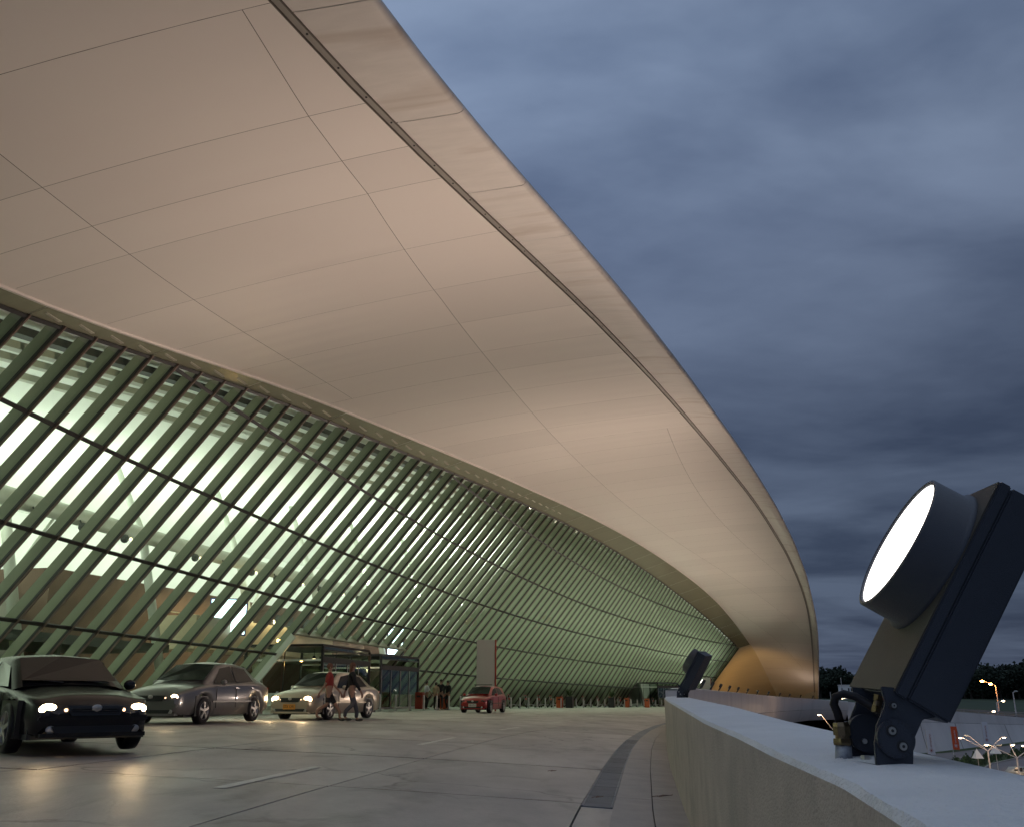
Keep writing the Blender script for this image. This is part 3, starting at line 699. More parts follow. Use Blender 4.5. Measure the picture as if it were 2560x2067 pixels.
# end wall, metal coloured warm for the sodium glow, between the last mullion and the roof crease
rws = []; uvs = []
for i in range(13):
    t = i / 12; kk = 92 + 12 * t; f = F(kk); A = P(kk, f[5], f[6]); B = G(92, 7.3 - 8.9 * t)
    rws.append([B.lerp(A, s) + nrm(92) * (-.9 * 4 * s * (1 - s) * min(1, t * 2)) for s in (0, .2, .4, .6, .8, 1)]); uvs.append([(92 + 12 * t, 10 * s) for s in (0, .2, .4, .6, .8, 1)])
m_ = MB(); m_.grid(rws, uvs); m_.build('end_wall', M_endwall_warm, tb, smooth=True)

# ---- mullions, fins, transoms, glass
OPEN = [(19, 29, 3.05), (71, 78, 1.65)]
def zbot(k):
    for a, b, z in OPEN:
        if a < k < b: return z
    q = P(k, -1, 0); return gz(q.x, q.y) - .05
def outn(k):
    d = (G(k, 6) - G(k, 5)).normalized(); t = tan_(k); n_ = t.cross(d)
    if n_.dot(nrm(k)) < 0: n_ = -n_
    return n_, d, t
for k in range(-12, 93):
    n_, d, t = outn(k); z0 = zbot(k); z1 = F(k)[4] + .05
    m_ = MB(); m_.beam(G(k, z0), G(k, z1), .046, .06, up=n_, off=.095); mu = m_.build('mullion', M_cap, tb)
    m_ = MB(); m_.beam(G(k, z0), G(k, z1 - .02), .075, .085, up=n_, off=0.022); m_.build('gasket', M_transom, mu)
    m_ = MB(); m_.beam(G(k, z0), G(k, z1 - .05), .05, .34, up=n_, off=-.195); m_.build('fin', M_fin, mu)
for j in range(5):
    m_ = MB(); any_ = False; last = None
    for k in range(-12, 92):
        z0, z1 = zt(j, k), zt(j, k + 1)
        if z0 > F(k)[4] - .02 or z1 > F(k + 1)[4] + .10: continue
        if any(a <= k < b and z0 < z for a, b, z in OPEN): continue
        if last is not None and last != k - 1: m_.build('transom', M_transom, tb); m_ = MB()
        n_, d, t = outn(k + .5)
        m_.beam(G(k, z0), G(k + 1, z1), .12, .06, up=n_, off=.045)
        any_ = True; last = k
    if any_: m_.build('transom', M_transom, tb)
# head beam of the facade under the eaves, and header beams of the two entrances
m_ = MB()
for k in range(-12, 92):
    n_, d, t = outn(k + .5); m_.beam(G(k, F(k)[4] - .02), G(k + 1, F(k + 1)[4] - .02), .10, .08, up=n_, off=.04)
m_.build('head_rail', M_transom, tb)
for a, b, z in OPEN:
    n_, d, t = outn((a + b) / 2); m_ = MB()
    m_.beam(G(a, z), G(b, z - .1), .10, .60, up=n_, off=-.18)
    m_.build('entrance_header', M_fin, tb)
# jamb of the main entrance: a stout leaning post
n_, d, t = outn(19); m_ = MB(); m_.beam(G(19, zbot(18)), G(19, 3.0), .14, .34, up=n_, off=.12); m_.build('entrance_jamb', M_column, tb)
npane = 0; rest = MB()
order = list(range(0, 92)) + list(range(-12, 0))
for k in order:
    zs = [zbot(k + .5) + (.05 if 1 else 0)]
    tops = min(F(k)[4], F(k + 1)[4])
    for j in range(5):
        z = zt(j, k + .5)
        if zs[0] + .3 < z < tops - .12: zs.append(z)
    zs.append(tops - .02)
    for i in range(len(zs) - 1):
        n_, d, t = outn(k + .5); g = .025
        q = [G(k, zs[i] + g) + t * .035, G(k + 1, zs[i] + g) - t * .035, G(k + 1, zs[i + 1] - g) - t * .035, G(k, zs[i + 1] - g) + t * .035]
        vs = q + [v - n_ * .02 for v in q]
        fs = [(0, 1, 2, 3), (7, 6, 5, 4), (0, 4, 5, 1), (1, 5, 6, 2), (2, 6, 7, 3), (3, 7, 4, 0)]
        if npane < 298:
            m_ = MB(); m_.add(q, [(0, 1, 2, 3)]); m_.build('glass_pane', M_glass, tb); npane += 1
        else: rest.add(q, [(0, 1, 2, 3)])
rest.build('far_glass', M_glass, tb, kind='stuff')

# ---- interior seen through the glass
m_ = MB(); rws = []
for k in np.arange(-16, 93, 3):
    k = float(k); f = F(k); aT = f[3] * f[4]; z = f[4]
    rws.append([P(k, aT - .1, z), P(k, aT - 3, z + .35), P(k, aT - 8, z + .8), P(k, aT - 15, z + 1.0), P(k, aT - 24, z + .6), P(k, aT - 34, z - .6)])
m_.grid([r_[::-1] for r_ in rws]); m_.build('interior_ceiling', M_intceil, tb, smooth=True)
m_ = MB(); rws = []
for k in np.arange(-16, 95, 3):
    k = float(k); f = F(k); rws.append([P(k, -21, -1.6), P(k, -21, 4.6), P(k, -21.5, f[4] + 1.4)])
m_.grid(rws); m_.build('interior_back_wall', M_intceil, tb)
m_ = MB(); rws = []
for k in np.arange(-16, 95, 3):
    k = float(k); rws.append([Vector((P(k, a, 0).x, P(k, a, 0).y, gz(P(k, a, 0).x, P(k, a, 0).y) + .03)) for a in (-22, -15, -8, -1.2)])
m_.grid(rws); m_.build('interior_floor', M_intfloor, tb)
m_ = MB(); m_.add([P(91, -22, -2), P(91, -5.2, -2), P(91, 2.4, 7.2), P(91, -22, 8)], [(0, 1, 2, 3)]); m_.build('interior_end_wall', M_intwall, tb)
m_ = MB(); m_.add([P(-15, -22, -2), P(-15, 1, -2), P(-15, 6, 8.2), P(-15, -22, 9)], [(0, 1, 2, 3)]); m_.build('interior_end_wall', M_intwall, tb)
# purlins running along just inside the head of the glass: dark bands between bright strips
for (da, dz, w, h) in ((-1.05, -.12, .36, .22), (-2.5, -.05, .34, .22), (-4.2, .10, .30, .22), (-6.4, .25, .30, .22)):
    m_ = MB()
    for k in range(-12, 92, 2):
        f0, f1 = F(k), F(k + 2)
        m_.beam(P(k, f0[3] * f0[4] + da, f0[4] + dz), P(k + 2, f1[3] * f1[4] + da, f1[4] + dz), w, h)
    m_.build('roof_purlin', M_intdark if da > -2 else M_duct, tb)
# long duct / lighting gallery
m_ = MB(); m_.tube([P(float(k), -5, 7.9 - .012 * (k - 20)) for k in np.arange(-14, 91, 3)], .42, 10); m_.build('gallery_duct', M_duct, tb, smooth=True)
m_ = MB()
for k in range(-14, 90, 2): m_.beam(P(k, -5.7, 8.35 - .012 * (k - 20)), P(k + 2, -5.7, 8.35 - .012 * (k + 2 - 20)), .7, .10)
m_.build('gallery_deck', M_duct, tb)
for k in range(-6, 88, 6):      # leaning columns
    z0 = gz(*P(k, -3, 0)[:2]); m_ = MB(); m_.tube([P(k, -3.2, z0), P(k, -5.6, 8.0), P(k - .5, -7.4, F(k)[4] + .9)], [.26, .22, .16], 10); m_.build('interior_column', M_column, tb, smooth=True)
    m_ = MB(); m_.tube([P(k, -4.6, 4.8), P(k + 1.6, -5.2, 7.6)], .07, 6); m_.build('column_brace', M_column, tb)
# brown clad rooms and mezzanine inside
def room(k0, k1, a0, a1, z0, z1, m, nm):
    q = [P(k0, a0, z0), P(k1, a0, z0), P(k1, a1, z0), P(k0, a1, z0)]; h = Vector((0, 0, z1 - z0)); mm = MB(); mm.add(q + [v + h for v in q], [(0, 1, 5, 4), (1, 2, 6, 5), (2, 3, 7, 6), (3, 0, 4, 7), (4, 5, 6, 7), (3, 2, 1, 0)]); return mm.build(nm, m, tb)
room(17, 40, -19, -9.5, .2, 6.3, M_brown, 'brown_room')
room(44, 60, -19, -9.0, -.8, 5.2, M_brown, 'brown_room')
room(62, 84, -19, -8.0, -1.2, 4.8, M_intwall, 'pale_room')
room(-10, 16.5, -20, -10.5, -.6, 4.8, M_intwall, 'pale_room')
room(-12, 18.6, -10.4, -4.0, 2.1, 2.5, M_intdark, 'mezzanine_slab')
room(29.5, 88, -12, -3.4, 2.3, 2.7, M_duct, 'mezzanine_slab')
room(19.2, 29.4, -5.5, -3.2, 2.35, 4.1, M_cream, 'cream_bulkhead')
for k in np.arange(-8, 16, 2.4):        # glazed offices low on the left
    room(float(k), float(k) + .12, -4.2, -4.0, gz(*P(float(k), -4, 0)[:2]), 2.1, M_intdark, 'office_post')
for q_ in range(7):
    k0 = 20 + q_ * 1.35; m_ = MB(); m_.beam(P(k0, -5.2, 4.35), P(k0 + .9, -9, 4.9), .12, .05); m_.build('ceiling_batten', M_cream, tb)
for kx_ in (30.5, 33, 35.5):
    m_ = MB(); m_.add([P(kx_, -8.9, 4.6), P(kx_ + 1.6, -8.9, 4.6), P(kx_ + 1.6, -8.9, 5.7), P(kx_, -8.9, 5.7)], [(0, 1, 2, 3)]); m_.build('dark_vent', M_intdark, tb)
# spot heads hanging under the gallery
for k in np.arange(1, 70, 1.9):
    k = float(k); zz = 7.35 - .012 * (k - 20)
    m_ = MB(); m_.sphere(P(k, -4.5, zz), .22, 8, 5); m_.cyl(P(k, -4.5, zz), P(k, -4.7, zz + .35), .04, 6)
    h = m_.build('gallery_spot', M_intdark, tb)
    if k > 10: MB().sphere(P(k + .12, -4.3, zz), .09, 6, 4).build('lens', M_smalllens, h)
# gallery uplights (the hall lighting), plus added fill by the glass and back wall
for k in range(-9, 90, 9):
    pw = 1300 if k < 30 else 3000
    c = P(k + 2, -9.6 if k < 30 else -5.2, 6.7 if k < 30 else 8.6); ph = F(k + 2)[2]
    lamp = area(tb, c, Vector((0, 0, 1)) + nrm(k) * .10, pw, 4.5 if k < 30 else .6, 14, (.93, 1.0, .90), 'gallery_uplight')
    lamp.rotation_euler = Matrix(((math.cos(ph), math.sin(ph), 0), (-math.sin(ph), math.cos(ph), 0), (0, 0, 1))).to_4x4().to_euler()
    lamp.rotation_euler = (math.pi, 0, -ph)
    lamp = area(tb, P(k + 2, -.2, 4.6), (0, 0, 1), 320 if k < 30 else 1000, .6, 14, (.93, 1.0, .90), 'added_front_fill'); lamp.rotation_euler = (math.pi, 0, -ph)  # added unseen fill, brightens the ceiling near the glass
    area(tb, P(k + 2, -15.5, 6.9), Vector((0, 0, .75)) - nrm(k + 2), 380, 14, .8, (.93, 1.0, .90), 'added_wall_fill')  # added unseen fill, lightens the back wall
# hall downlights
for k in (2, 11, 24, 36, 48, 60, 72, 84):
    area(tb, P(k, -6.0, 7.2), Vector((0, 0, -1)) + nrm(k) * .1, 70, 1.5, 3, (.95, 1, .85), 'gallery_downlight')
# warm light in the entrance lobby ceiling and yellow-green office light
area(tb, P(24, -6.5, 5.4), Vector((0, 0, -1)) + nrm(24) * -.3, 170, 6, 3, (1, .72, .38), 'lobby_light')
area(tb, P(24, -2.6, 4.6), -nrm(24) + Vector((0, 0, -.25)), 90, 6, .5, (1, .8, .5), 'lobby_light')
area(tb, P(8, -7.0, 2.0), Vector((0, 0, -1)), 110, 4, 12, (.75, 1, .35), 'office_light')
# glowing display screens
def screen(k, a, z, w, h, label, dk=0):
    c = P(k, a, z); t = tan_(k); n_ = nrm(k)
    rt = thing('display_screen', label, 'screen', c, 0, local=False)
    face = (Vector((0, 0, 0)) - c); face.z = 0; face.normalize(); sd = Vector((-face.y, face.x, 0))
    MB().add([c + sd * -w / 2 + Vector((0, 0, -h / 2)), c + sd * w / 2 + Vector((0, 0, -h / 2)), c + sd * w / 2 + Vector((0, 0, h / 2)), c + sd * -w / 2 + Vector((0, 0, h / 2))], [(0, 1, 2, 3)]).build('panel', M_screen, rt)
    MB().box(c - face * .08, (w + .16, .1, h + .16), math.atan2(sd.y, sd.x)).build('screen_casing', M_bluepaint, rt)
screen(21.2, -3.3, 4.25, 1.9, 1.9, 'large glowing blue-white screen inside the hall, left of the entrance')
screen(36.5, -3.6, 4.2, 1.2, 2.0, 'narrow glowing blue-white screen inside, above the entrance doors')

# ---- entrance lobbies: glass boxes in front of the facade
def lobby(F1, F2, ka, kb, ztop, label, doors):
    rt = thing('entrance_lobby', label, 'vestibule', (F1[0], F1[1], gz(F1[0], F1[1])), local=False)
    a = Vector((F1[0], F1[1], 0)); b = Vector((F2[0], F2[1], 0)); d = (b - a).normalized(); n_ = Vector((-d.y, d.x, 0))
    if n_.x > 0: n_ = -n_
    dep = 4.2; A2 = a + n_ * dep; B2 = b + n_ * dep; zb = gz(a.x, a.y) + .02; zb2 = gz(b.x, b.y) + .02
    U = Vector((0, 0, 1))
    def pt(p, z): return Vector((p.x, p.y, z))
    w = (b - a).length
    # roof slab
    m_ = MB(); m_.add([pt(q, ztop) for q in (a, b, B2, A2)] + [pt(q, ztop + .12) for q in (a, b, B2, A2)], [(3, 2, 1, 0), (4, 5, 6, 7), (0, 1, 5, 4), (1, 2, 6, 5), (2, 3, 7, 6), (3, 0, 4, 7)]); m_.build('lobby_roof', M_black, rt)
    zd = zb + 2.35
    for q, nm in ((a, 'corner_post'), (b, 'corner_post'), (A2, 'corner_post'), (B2, 'corner_post')):
        MB().beam(pt(q, zb - .02), pt(q, ztop), .12, .12, up=d).build(nm, M_black, rt)
    MB().beam(pt(a, zd + .12) + d * .06, pt(b, zd + .12) - d * .06, .14, .28).build('door_header', M_dark, rt)
    MB().beam(pt(a, zd + .62) + d * .06, pt(b, zd + .62) - d * .06, .06, .06).build('transom_bar', M_black, rt)
    # upper glass in 2 panes, side glass
    for i in range(2):
        p0 = a + d * (w * i / 2 + .07); p1 = a + d * (w * (i + 1) / 2 - .03)
        MB().add([pt(p0, zd + .66), pt(p1, zd + .66), pt(p1, ztop - .02), pt(p0, ztop - .02)], [(0, 1, 2, 3)]).build('upper_pane', M_vglass, rt)
    for s, e_ in ((a, A2), (b, B2)):
        for i in range(2):
            p0 = s.lerp(e_, i / 2 + .02); p1 = s.lerp(e_, (i + 1) / 2 - .01)
            MB().add([pt(p0, zb + .05), pt(p1, zb + .05), pt(p1, ztop - .02), pt(p0, ztop - .02)], [(0, 1, 2, 3)]).build('side_pane', M_vglass, rt)
            MB().beam(pt(p1, zb), pt(p1, ztop), .05, .05, up=n_).build('side_post', M_black, rt)
        MB().beam(pt(s, zd + .1), pt(e_, zd + .1), .05, .10).build('side_rail', M_column, rt)
    nd = doors
    for i in range(nd):
        p0 = a + d * (.12 + (w - .24) * i / nd + .02); p1 = a + d * (.12 + (w - .24) * (i + 1) / nd - .02)
        lf = MB().add([pt(p0, zb + .08), pt(p1, zb + .08), pt(p1, zd), pt(p0, zd)], [(0, 1, 2, 3)]).build('door_leaf', M_vglass, rt)
        MB().beam(pt(p0, zb), pt(p0, zd), .06, .06, up=n_).build('door_stile', M_bollard, lf)
        MB().beam(pt(p1, zb), pt(p1, zd), .05, .05, up=n_).build('door_stile', M_dark, lf)
        MB().beam(pt(p0, zb + .05), pt(p1, zb + .05), .05, .10).build('door_rail', M_bollard, lf)
    mid = a.lerp(b, .5)
    MB().box(pt(mid, zd + .32) - n_ * .08, (.12, .12, .06)).build('door_sensor', M_black, rt)
    return rt, a, b, n_, zb, d
L1 = lobby((-9.64, 48), (-8.3, 55), 19, 23.4, 2.40, 'larger dark glass entrance lobby behind the beige car', 4)
L2 = lobby((-8.15, 58.8), (-6.4, 64.6), 26, 29.7, 2.36, 'smaller dark glass entrance lobby with sliding doors, right of the larger one', 4)
lf = P(76.5, 2.6, 0)
L3 = lobby((P(71.5, 3.0, 0).x, P(71.5, 3.0, 0).y), (P(76.5, 3.0, 0).x, P(76.5, 3.0, 0).y), 71, 77, 1.55, 'distant glass entrance lobby near the far end of the facade', 4)
# pendants in the lobbies
def pendant(p, label, mat_, power=None, col=(1, .6, .25)):
    rt = thing('pendant_lamp', label, 'lamp', p, local=False)
    MB().cyl(Vector(p) + Vector((0, 0, .12)), Vector(p) + Vector((0, 0, .5)), .015, 6).build('cord', M_black, rt)
    m_ = MB(); m_.tube([Vector(p) + Vector((0, 0, .16)), Vector(p) + Vector((0, 0, .02))], [.05, .16], 10, cap=False); m_.build('lamp_shade', M_dark, rt)
    MB().sphere(Vector(p), .085, 10, 6, (1, 1, .6)).build('bulb', mat_, rt)
    if power: point(rt, (0, 0, -.15), power, col, .1)
a, b, n_ = L1[1], L1[2], L1[3]
q = a + n_ * 2.6 + Vector((0, 0, 1.80)) ; pendant(q, 'pendant lamp at the left inside the larger lobby', M_pendant, 25, (1, .75, .5))
q = a + n_ * 1.5 + (b - a) * .12 + Vector((0, 0, 1.72)); pendant(q, 'bright orange pendant lamp shining inside the larger lobby', M_warm, 60, (1, .55, .2))
q = a + n_ * .6 + (b - a) * .05 + Vector((0, 0, 1.78)); pendant(q, 'pendant lamp beside the front corner of the larger lobby', M_pendant, 25, (1, .75, .5))
a, b, n_ = L2[1], L2[2], L2[3]
q = a + n_ * 1.2 - (b - a) * .12 + Vector((0, 0, 1.6)); pendant(q, 'pendant lamp between the two entrance lobbies', M_pendant, 20, (1, .75, .5))
# ================================================================== FLOODLIGHTS ON THE PARAPET
nA = Vector((-.85, .063, .523)); uA = Vector((.518, -.079, .852)); sA = Vector((-.095, -.995, -.034))
nA.normalize(); uA = (uA - nA * uA.dot(nA)).normalized(); sA = nA.cross(uA); sA = sA if sA.y < 0 else -sA
BASE = Vector((1.08, 2.76, -.2))
def floodlight(loc, rz, label, power, full=True, beam=True, scale=1.0, size=140, lift=.12):
    rt = thing('floodlight', label, 'floodlight', loc, rz, 'floodlights along the parapet')
    if scale != 1.0: rt.scale = (scale,) * 3
    O = Vector((1.102, 2.75, .01)) - BASE
    W_, L_, B_ = .499, .714, .171
    c = O - sA * W_ / 2 + uA * L_ / 2 - nA * B_ / 2
    body = MB().box(c - nA * .02, (B_ - .042, L_, W_), axes=(nA, uA, sA)).build('housing', M_housing, rt, bevel=.006 if full else 0)
    MB().box(O - sA * W_ / 2 + uA * L_ / 2 - nA * .021, (.034, L_ + .004, W_ + .006), axes=(nA, uA, sA)).build('cover_frame', M_housing, rt, bevel=.004 if full else 0)
    MB().box(O - sA * W_ / 2 + uA * L_ / 2 - nA * .001, (.004, L_ - .004, W_ - .004), axes=(nA, uA, sA)).build('front_plate', M_hfront, rt)
    cd_ = O + uA * .46 - sA * .249
    r_ = .234; h_ = .126; seg = 48 if full else 16
    m_ = MB(); ring = []
    prof = [(r_ + .012, 0.0), (r_ + .012, .012), (r_, .016), (r_, h_), (r_ - .012, h_ + .004), (r_ - .016, h_ - .004), (r_ - .018, .03)]
    rws = [[cd_ + nA * h + (uA * math.cos(2 * math.pi * i / seg) + sA * math.sin(2 * math.pi * i / seg)) * r for i in range(seg + 1)] for r, h in prof]
    m_.grid(rws); m_.build('drum', M_housing, rt, smooth=True)
    m_ = MB(); m_.add([cd_ + nA * (h_ - .006) + (uA * math.cos(2 * math.pi * i / seg) + sA * math.sin(2 * math.pi * i / seg)) * (r_ - .015) for i in range(seg)], [tuple(range(seg))]); m_.build('lens_disc', M_disc, rt)
    # bracket in the plane facing the camera side: two cheek plates, base plate
    pl = [(-.049, .0), (.055, .0), (.066, .077), (.1, .134), (.149, .142), (.150, .165), (.097, .200), (.025, .222), (-.010, .225), (-.002, .175), (-.035, .115), (-.046, .066)]
    MB().poly([(x, 0, z) for x, z in pl], (0, .014, 0)).build('bracket_plate', M_housing, rt, bevel=.003 if full else 0)
    MB().poly([(x + .035, .33, z) for x, z in pl], (0, .014, 0)).build('bracket_plate', M_housing, rt, bevel=.003 if full else 0)
    MB().box((-.0, .17, .006), (.105, .36, .012)).build('base_plate', M_housing, rt, bevel=.003 if full else 0)
    if full:
        cc = Vector((.012, 0, .082))
        o_ = MB().cyl(cc + Vector((0, -.014, 0)), cc + Vector((0, .002, 0)), .054, 40).build('scale_disc', M_housing, rt, bevel=.002)
        m_ = MB()
        for i in range(28):
            a_ = 2 * math.pi * i / 28; d_ = Vector((math.cos(a_), 0, math.sin(a_))); m_.beam(cc + d_ * .044 + Vector((0, -.0145, 0)), cc + d_ * .051 + Vector((0, -.0145, 0)), .0012, .0012)
        m_.build('tick_marks', M_dark, o_, kind='stuff')
        for (x, z, r2) in ((.0, .104, .0125), (.026, .062, .0125), (.013, .172, .008)):
            b_ = Vector((x, 0, z)); MB().cyl(b_ + Vector((0, -.0155, 0)), b_ + Vector((0, -.013, 0)), r2 + .004, 24).build('washer', M_dark, rt)
            hb = MB().cyl(b_ + Vector((0, -.022, 0)), b_ + Vector((0, -.0156, 0)), r2 * .86, 24).build('bolt', M_bolt, rt, bevel=.001)
            MB().cyl(b_ + Vector((0, -.0225, 0)), b_ + Vector((0, -.0205, 0)), r2 * .38, 6).build('hex_socket', M_dark, hb)
        # inner disc on the far cheek and the yoke between
        MB().cyl((.045, .30, .085), (.045, .325, .085), .058, 32).build('inner_disc', M_housing, rt, bevel=.002)
        MB().cyl((.03, .285, .062), (.03, .30, .062), .008, 10).build('bolt', M_bolt, rt)
        MB().cyl((-.005, .20, .012), (-.005, .20, .026), .014, 6).build('anchor_bolt', M_bolt, rt)
        # brass cable gland of the housing
        g0 = Vector((.020, .14, .150)); g1 = Vector((.034, .14, .196)); dd = (g1 - g0).normalized()
        gl_ = MB().tube([g0, g0 + dd * .020], .0155, 6).build('cable_gland', M_brass, rt)
        MB().tube([g0 + dd * .021, g0 + dd * .034], .0125, 12).build('gland_ring', M_brass, gl_)
        MB().tube([g0 + dd * .035, g1 + dd * .004], .0155, 6).build('gland_nut', M_brass, gl_)
    if beam: spot(rt, cd_ + nA * (h_ + .02), nA + Vector((0, 0, lift)), power, size, 1.0, (1.0, .79, .65), .2, 'flood_beam')
    return rt
f1 = floodlight(BASE, 0, 'big nearest floodlight on the parapet with its round lens glowing white', 760)
# conduit feeding the near lamp
cnd = thing('cable_conduit', 'galvanised pipe and brass gland with black cable curving into the near floodlight', 'conduit', (1.035, 3.04, -.2)); cnd.scale = (1.3, 1.3, 1.22)
MB().tube([(0, 0, -.005), (.003, 0, .042)], [.021, .0185], 16).build('pipe', M_galv, cnd, smooth=True)
MB().tube([(.003, 0, .042), (.003, 0, .048), (.003, 0, .058)], [.0225, .0235, .0225], 6).build('gland_base', M_brass, cnd)
MB().tube([(.003, 0, .058), (.003, 0, .066)], .017, 16).build('gland_collar', M_brass, cnd)
MB().tube([(.003, 0, .066), (.003, 0, .088), (.002, 0, .098)], [.0215, .0215, .018], 8).build('gland_nut', M_brass, cnd)
MB().tube([(.001, 0, .095), (-.003, 0, .120), (-.010, 0, .142), (-.004, 0, .160), (.014, -.01, .168), (.038, -.02, .160), (.062, -.04, .140), (.082, -.06, .118), (.09, -.07, .10)], .0105, 12).build('cable', M_rubber, cnd, smooth=True)
m_ = MB(); rr_ = random.Random(4)
for i in range(60):
    a_ = rr_.uniform(0, 6.283); r_ = rr_.uniform(.012, .034); m_.sphere((r_ * math.cos(a_), r_ * math.sin(a_), rr_.uniform(.0, .006)), rr_.uniform(.003, .009), 5, 3)
m_.build('mortar_crumbs', M_walltop, cnd, kind='stuff')

def wall_heading(y):
    return math.atan2(xw(y + 1.0) - xw(y - 1.0), 2.0)
h0 = wall_heading(2.76)
def wall_mount(y):
    c_, o_ = wall_frame(y); return Vector((c_.x, c_.y, zw(y) + (.03 if y > 24 else .012))) + o_ * .26
floodlight(wall_mount(17.6), -(wall_heading(17.6) - h0) * .5 + R(-22), 'second floodlight from the front, standing where the parapet top ends, seen from behind', 4900, True, lift=.45)
posn = ['very first', 'first', 'second', 'third', 'fourth', 'fifth', 'sixth', 'seventh', 'eighth', 'ninth', 'tenth', 'eleventh', 'twelfth']
ylist = [44, 52, 61, 70, 79, 88.5, 98, 108, 118, 128, 138, 148, 157]
for i, y in enumerate(ylist):
    lab = 'small dark floodlight, %s from the left in the row along the far viaduct edge' % posn[i]
    floodlight(wall_mount(y), -(wall_heading(y) - h0) * .9 + (R(32) if y < 46 else R(10) if y < 60 else 0), lab, 4300 if y < 46 else 3400 if y < 60 else 3000 if y < 110 else 1600 if y < 130 else 250, False, True, scale=.62, lift=.75, size=150)
for y, w_ in ((-8, 'closest behind'), (-22, 'farther behind')): floodlight(wall_mount(y), -(wall_heading(y) - h0), 'floodlight on the parapet, the one %s the viewpoint' % w_, 850, False, lift=.3)

# ================================================================== SODIUM WASH AT THE END WALL
def ground_flood(p, aim, label, power, col):
    rt = thing('ground_floodlight', label, 'floodlight', p)
    d = (Vector(aim) - Vector(p)).normalized()
    MB().box((0, 0, .06), (.5, .35, .12)).build('base', M_dark, rt)
    MB().box(Vector((0, 0, .32)) - d * .1, (.5, .25, .35), math.atan2(d.y, d.x) + math.pi / 2).build('head', M_dark, rt)
    spot(rt, Vector((0, 0, .34)) + d * .25, d, power, 120, .8, col, .3)
q = P(90, 4.5, 0); ground_flood((q.x, q.y, gz(q.x, q.y) + .02), P(99, 3, 2), 'sodium floodlight on the ground washing the golden end wall', 1500, (1, .62, .24))
if 0: ground_flood((q.x - 4, q.y - 6, gz(q.x, q.y) + .02), P(101, 6, 1), 'sodium floodlight on the ground below the foot of the roof', 300, (1, .52, .10))

# ================================================================== BOLLARDS, BINS, PLANTERS, TROLLEYS, TOTEMS
bol = thing('bollard', 'first steel bollard', 'bollard', (0, 0, 0), 0, 'steel bollards along the forecourt kerb')
MB().tube([(0, 0, 0), (0, 0, .80), (0, 0, .83)], [.055, .055, .045], 12).build('post', M_bollard, bol, smooth=False)
MB().tube([(0, 0, 0), (0, 0, .015)], .085, 12).build('base_ring', M_dark, bol)
landmarks = [(11, 'behind the nearer silver car'), (17, 'behind the beige taxi'), (22, 'in front of the larger lobby'), (27, 'in front of the smaller lobby'), (33, 'by the people standing outside'), (38, 'behind the small red car'), (46, 'left of the first planter'), (56, 'between the two planters'), (66, 'right of the second planter'), (90, 'in front of the far lobby')]
seen = {}
ks_ = [9.0 + 1.42 * i for i in range(56)]
for i, k in enumerate(ks_):
    p = P(k, 6.6, 0); p.z = gz(p.x, p.y) + .02
    lm = next(t_ for a_, t_ in landmarks if k <= a_ + .8) if k < 90.8 else landmarks[-1][1]
    seen.setdefault(lm, 0); seen[lm] += 1
    ordn = ['leftmost', 'second from the left', 'third from the left', 'fourth from the left', 'fifth from the left', 'sixth from the left', 'seventh from the left', 'eighth from the left', 'ninth from the left', 'tenth from the left', 'eleventh from the left', 'twelfth from the left', 'thirteenth from the left', 'fourteenth from the left', 'fifteenth from the left', 'sixteenth from the left', 'seventeenth from the left', 'eighteenth from the left', 'nineteenth from the left'][seen[lm] - 1]
    lab = 'steel bollard %s, %s there' % (lm, ordn)
    if i == 0: bol.location = p; bol['label'] = lab
    else: dup(bol, p, 0, lab)
def gpt(px_, Y, dz=0.02):
    x = (px_ - 1280) / 2281 * .956 * Y; return Vector((x, Y, gz(x, Y) + dz))
def bin_(px_, Y, w, h, m, label):
    p = gpt(px_, Y); rt = thing('litter_bin', label, 'bin', p, -F(float(np.interp(Y, TB[:, 2], TB[:, 1])) * 0 + 30)[2])
    MB().box((0, 0, h / 2), (w, w * .9, h)).build('body', m, rt, bevel=.015)
    MB().box((0, 0, h + .02), (w * 1.04, w * .94, .04)).build('lid', M_dark if m is M_orange else m, rt)
    MB().box((0, -w * .455, h * .78), (w * .55, .02, h * .12)).build('slot', M_black, rt)
bin_(930, 56.5, .55, 1.0, M_orange, 'orange litter bin behind the rear of the beige taxi')
bin_(1050, 62, .50, 1.0, M_red, 'red bin beside the right corner of the smaller lobby')
bin_(1112, 62, .50, .92, M_orange, 'orange litter bin right of the standing people')
bin_(1399, 86, .52, .95, M_orange, 'orange litter bin left of the first planter')
bin_(1566, 104, .52, .95, M_orange, 'orange litter bin left of the far lobby')
bin_(1617, 108, .52, .95, M_orange, 'orange litter bin in front of the far lobby')
def planter(px_, Y, label):
    p = gpt(px_, Y); rt = thing('planter', label, 'planter', p, -.3)
    MB().box((0, 0, .5), (.62, .62, 1.0)).build('pot', M_planter, rt, bevel=.01)
    r_ = random.Random(int(px_)); m_ = MB()
    for i in range(90):
        a_ = r_.uniform(0, 6.28); e_ = r_.uniform(.2, 1.3); l_ = r_.uniform(.5, 1.0)
        d_ = Vector((math.cos(a_) * math.cos(e_), math.sin(a_) * math.cos(e_), math.sin(e_))); s_ = Vector((-math.sin(a_), math.cos(a_), 0)) * .035
        b_ = Vector((0, 0, 1.0)); m_.add([b_, b_ + d_ * l_ * .6 + s_, b_ + d_ * l_ + Vector((0, 0, -.1)), b_ + d_ * l_ * .6 - s_], [(0, 1, 2, 3)])
    m_.build('shrub', M_leaf, rt)
planter(1424, 86.5, 'black planter with a spiky shrub, the nearer one'); planter(1529, 98, 'black planter with a spiky shrub, the farther one')
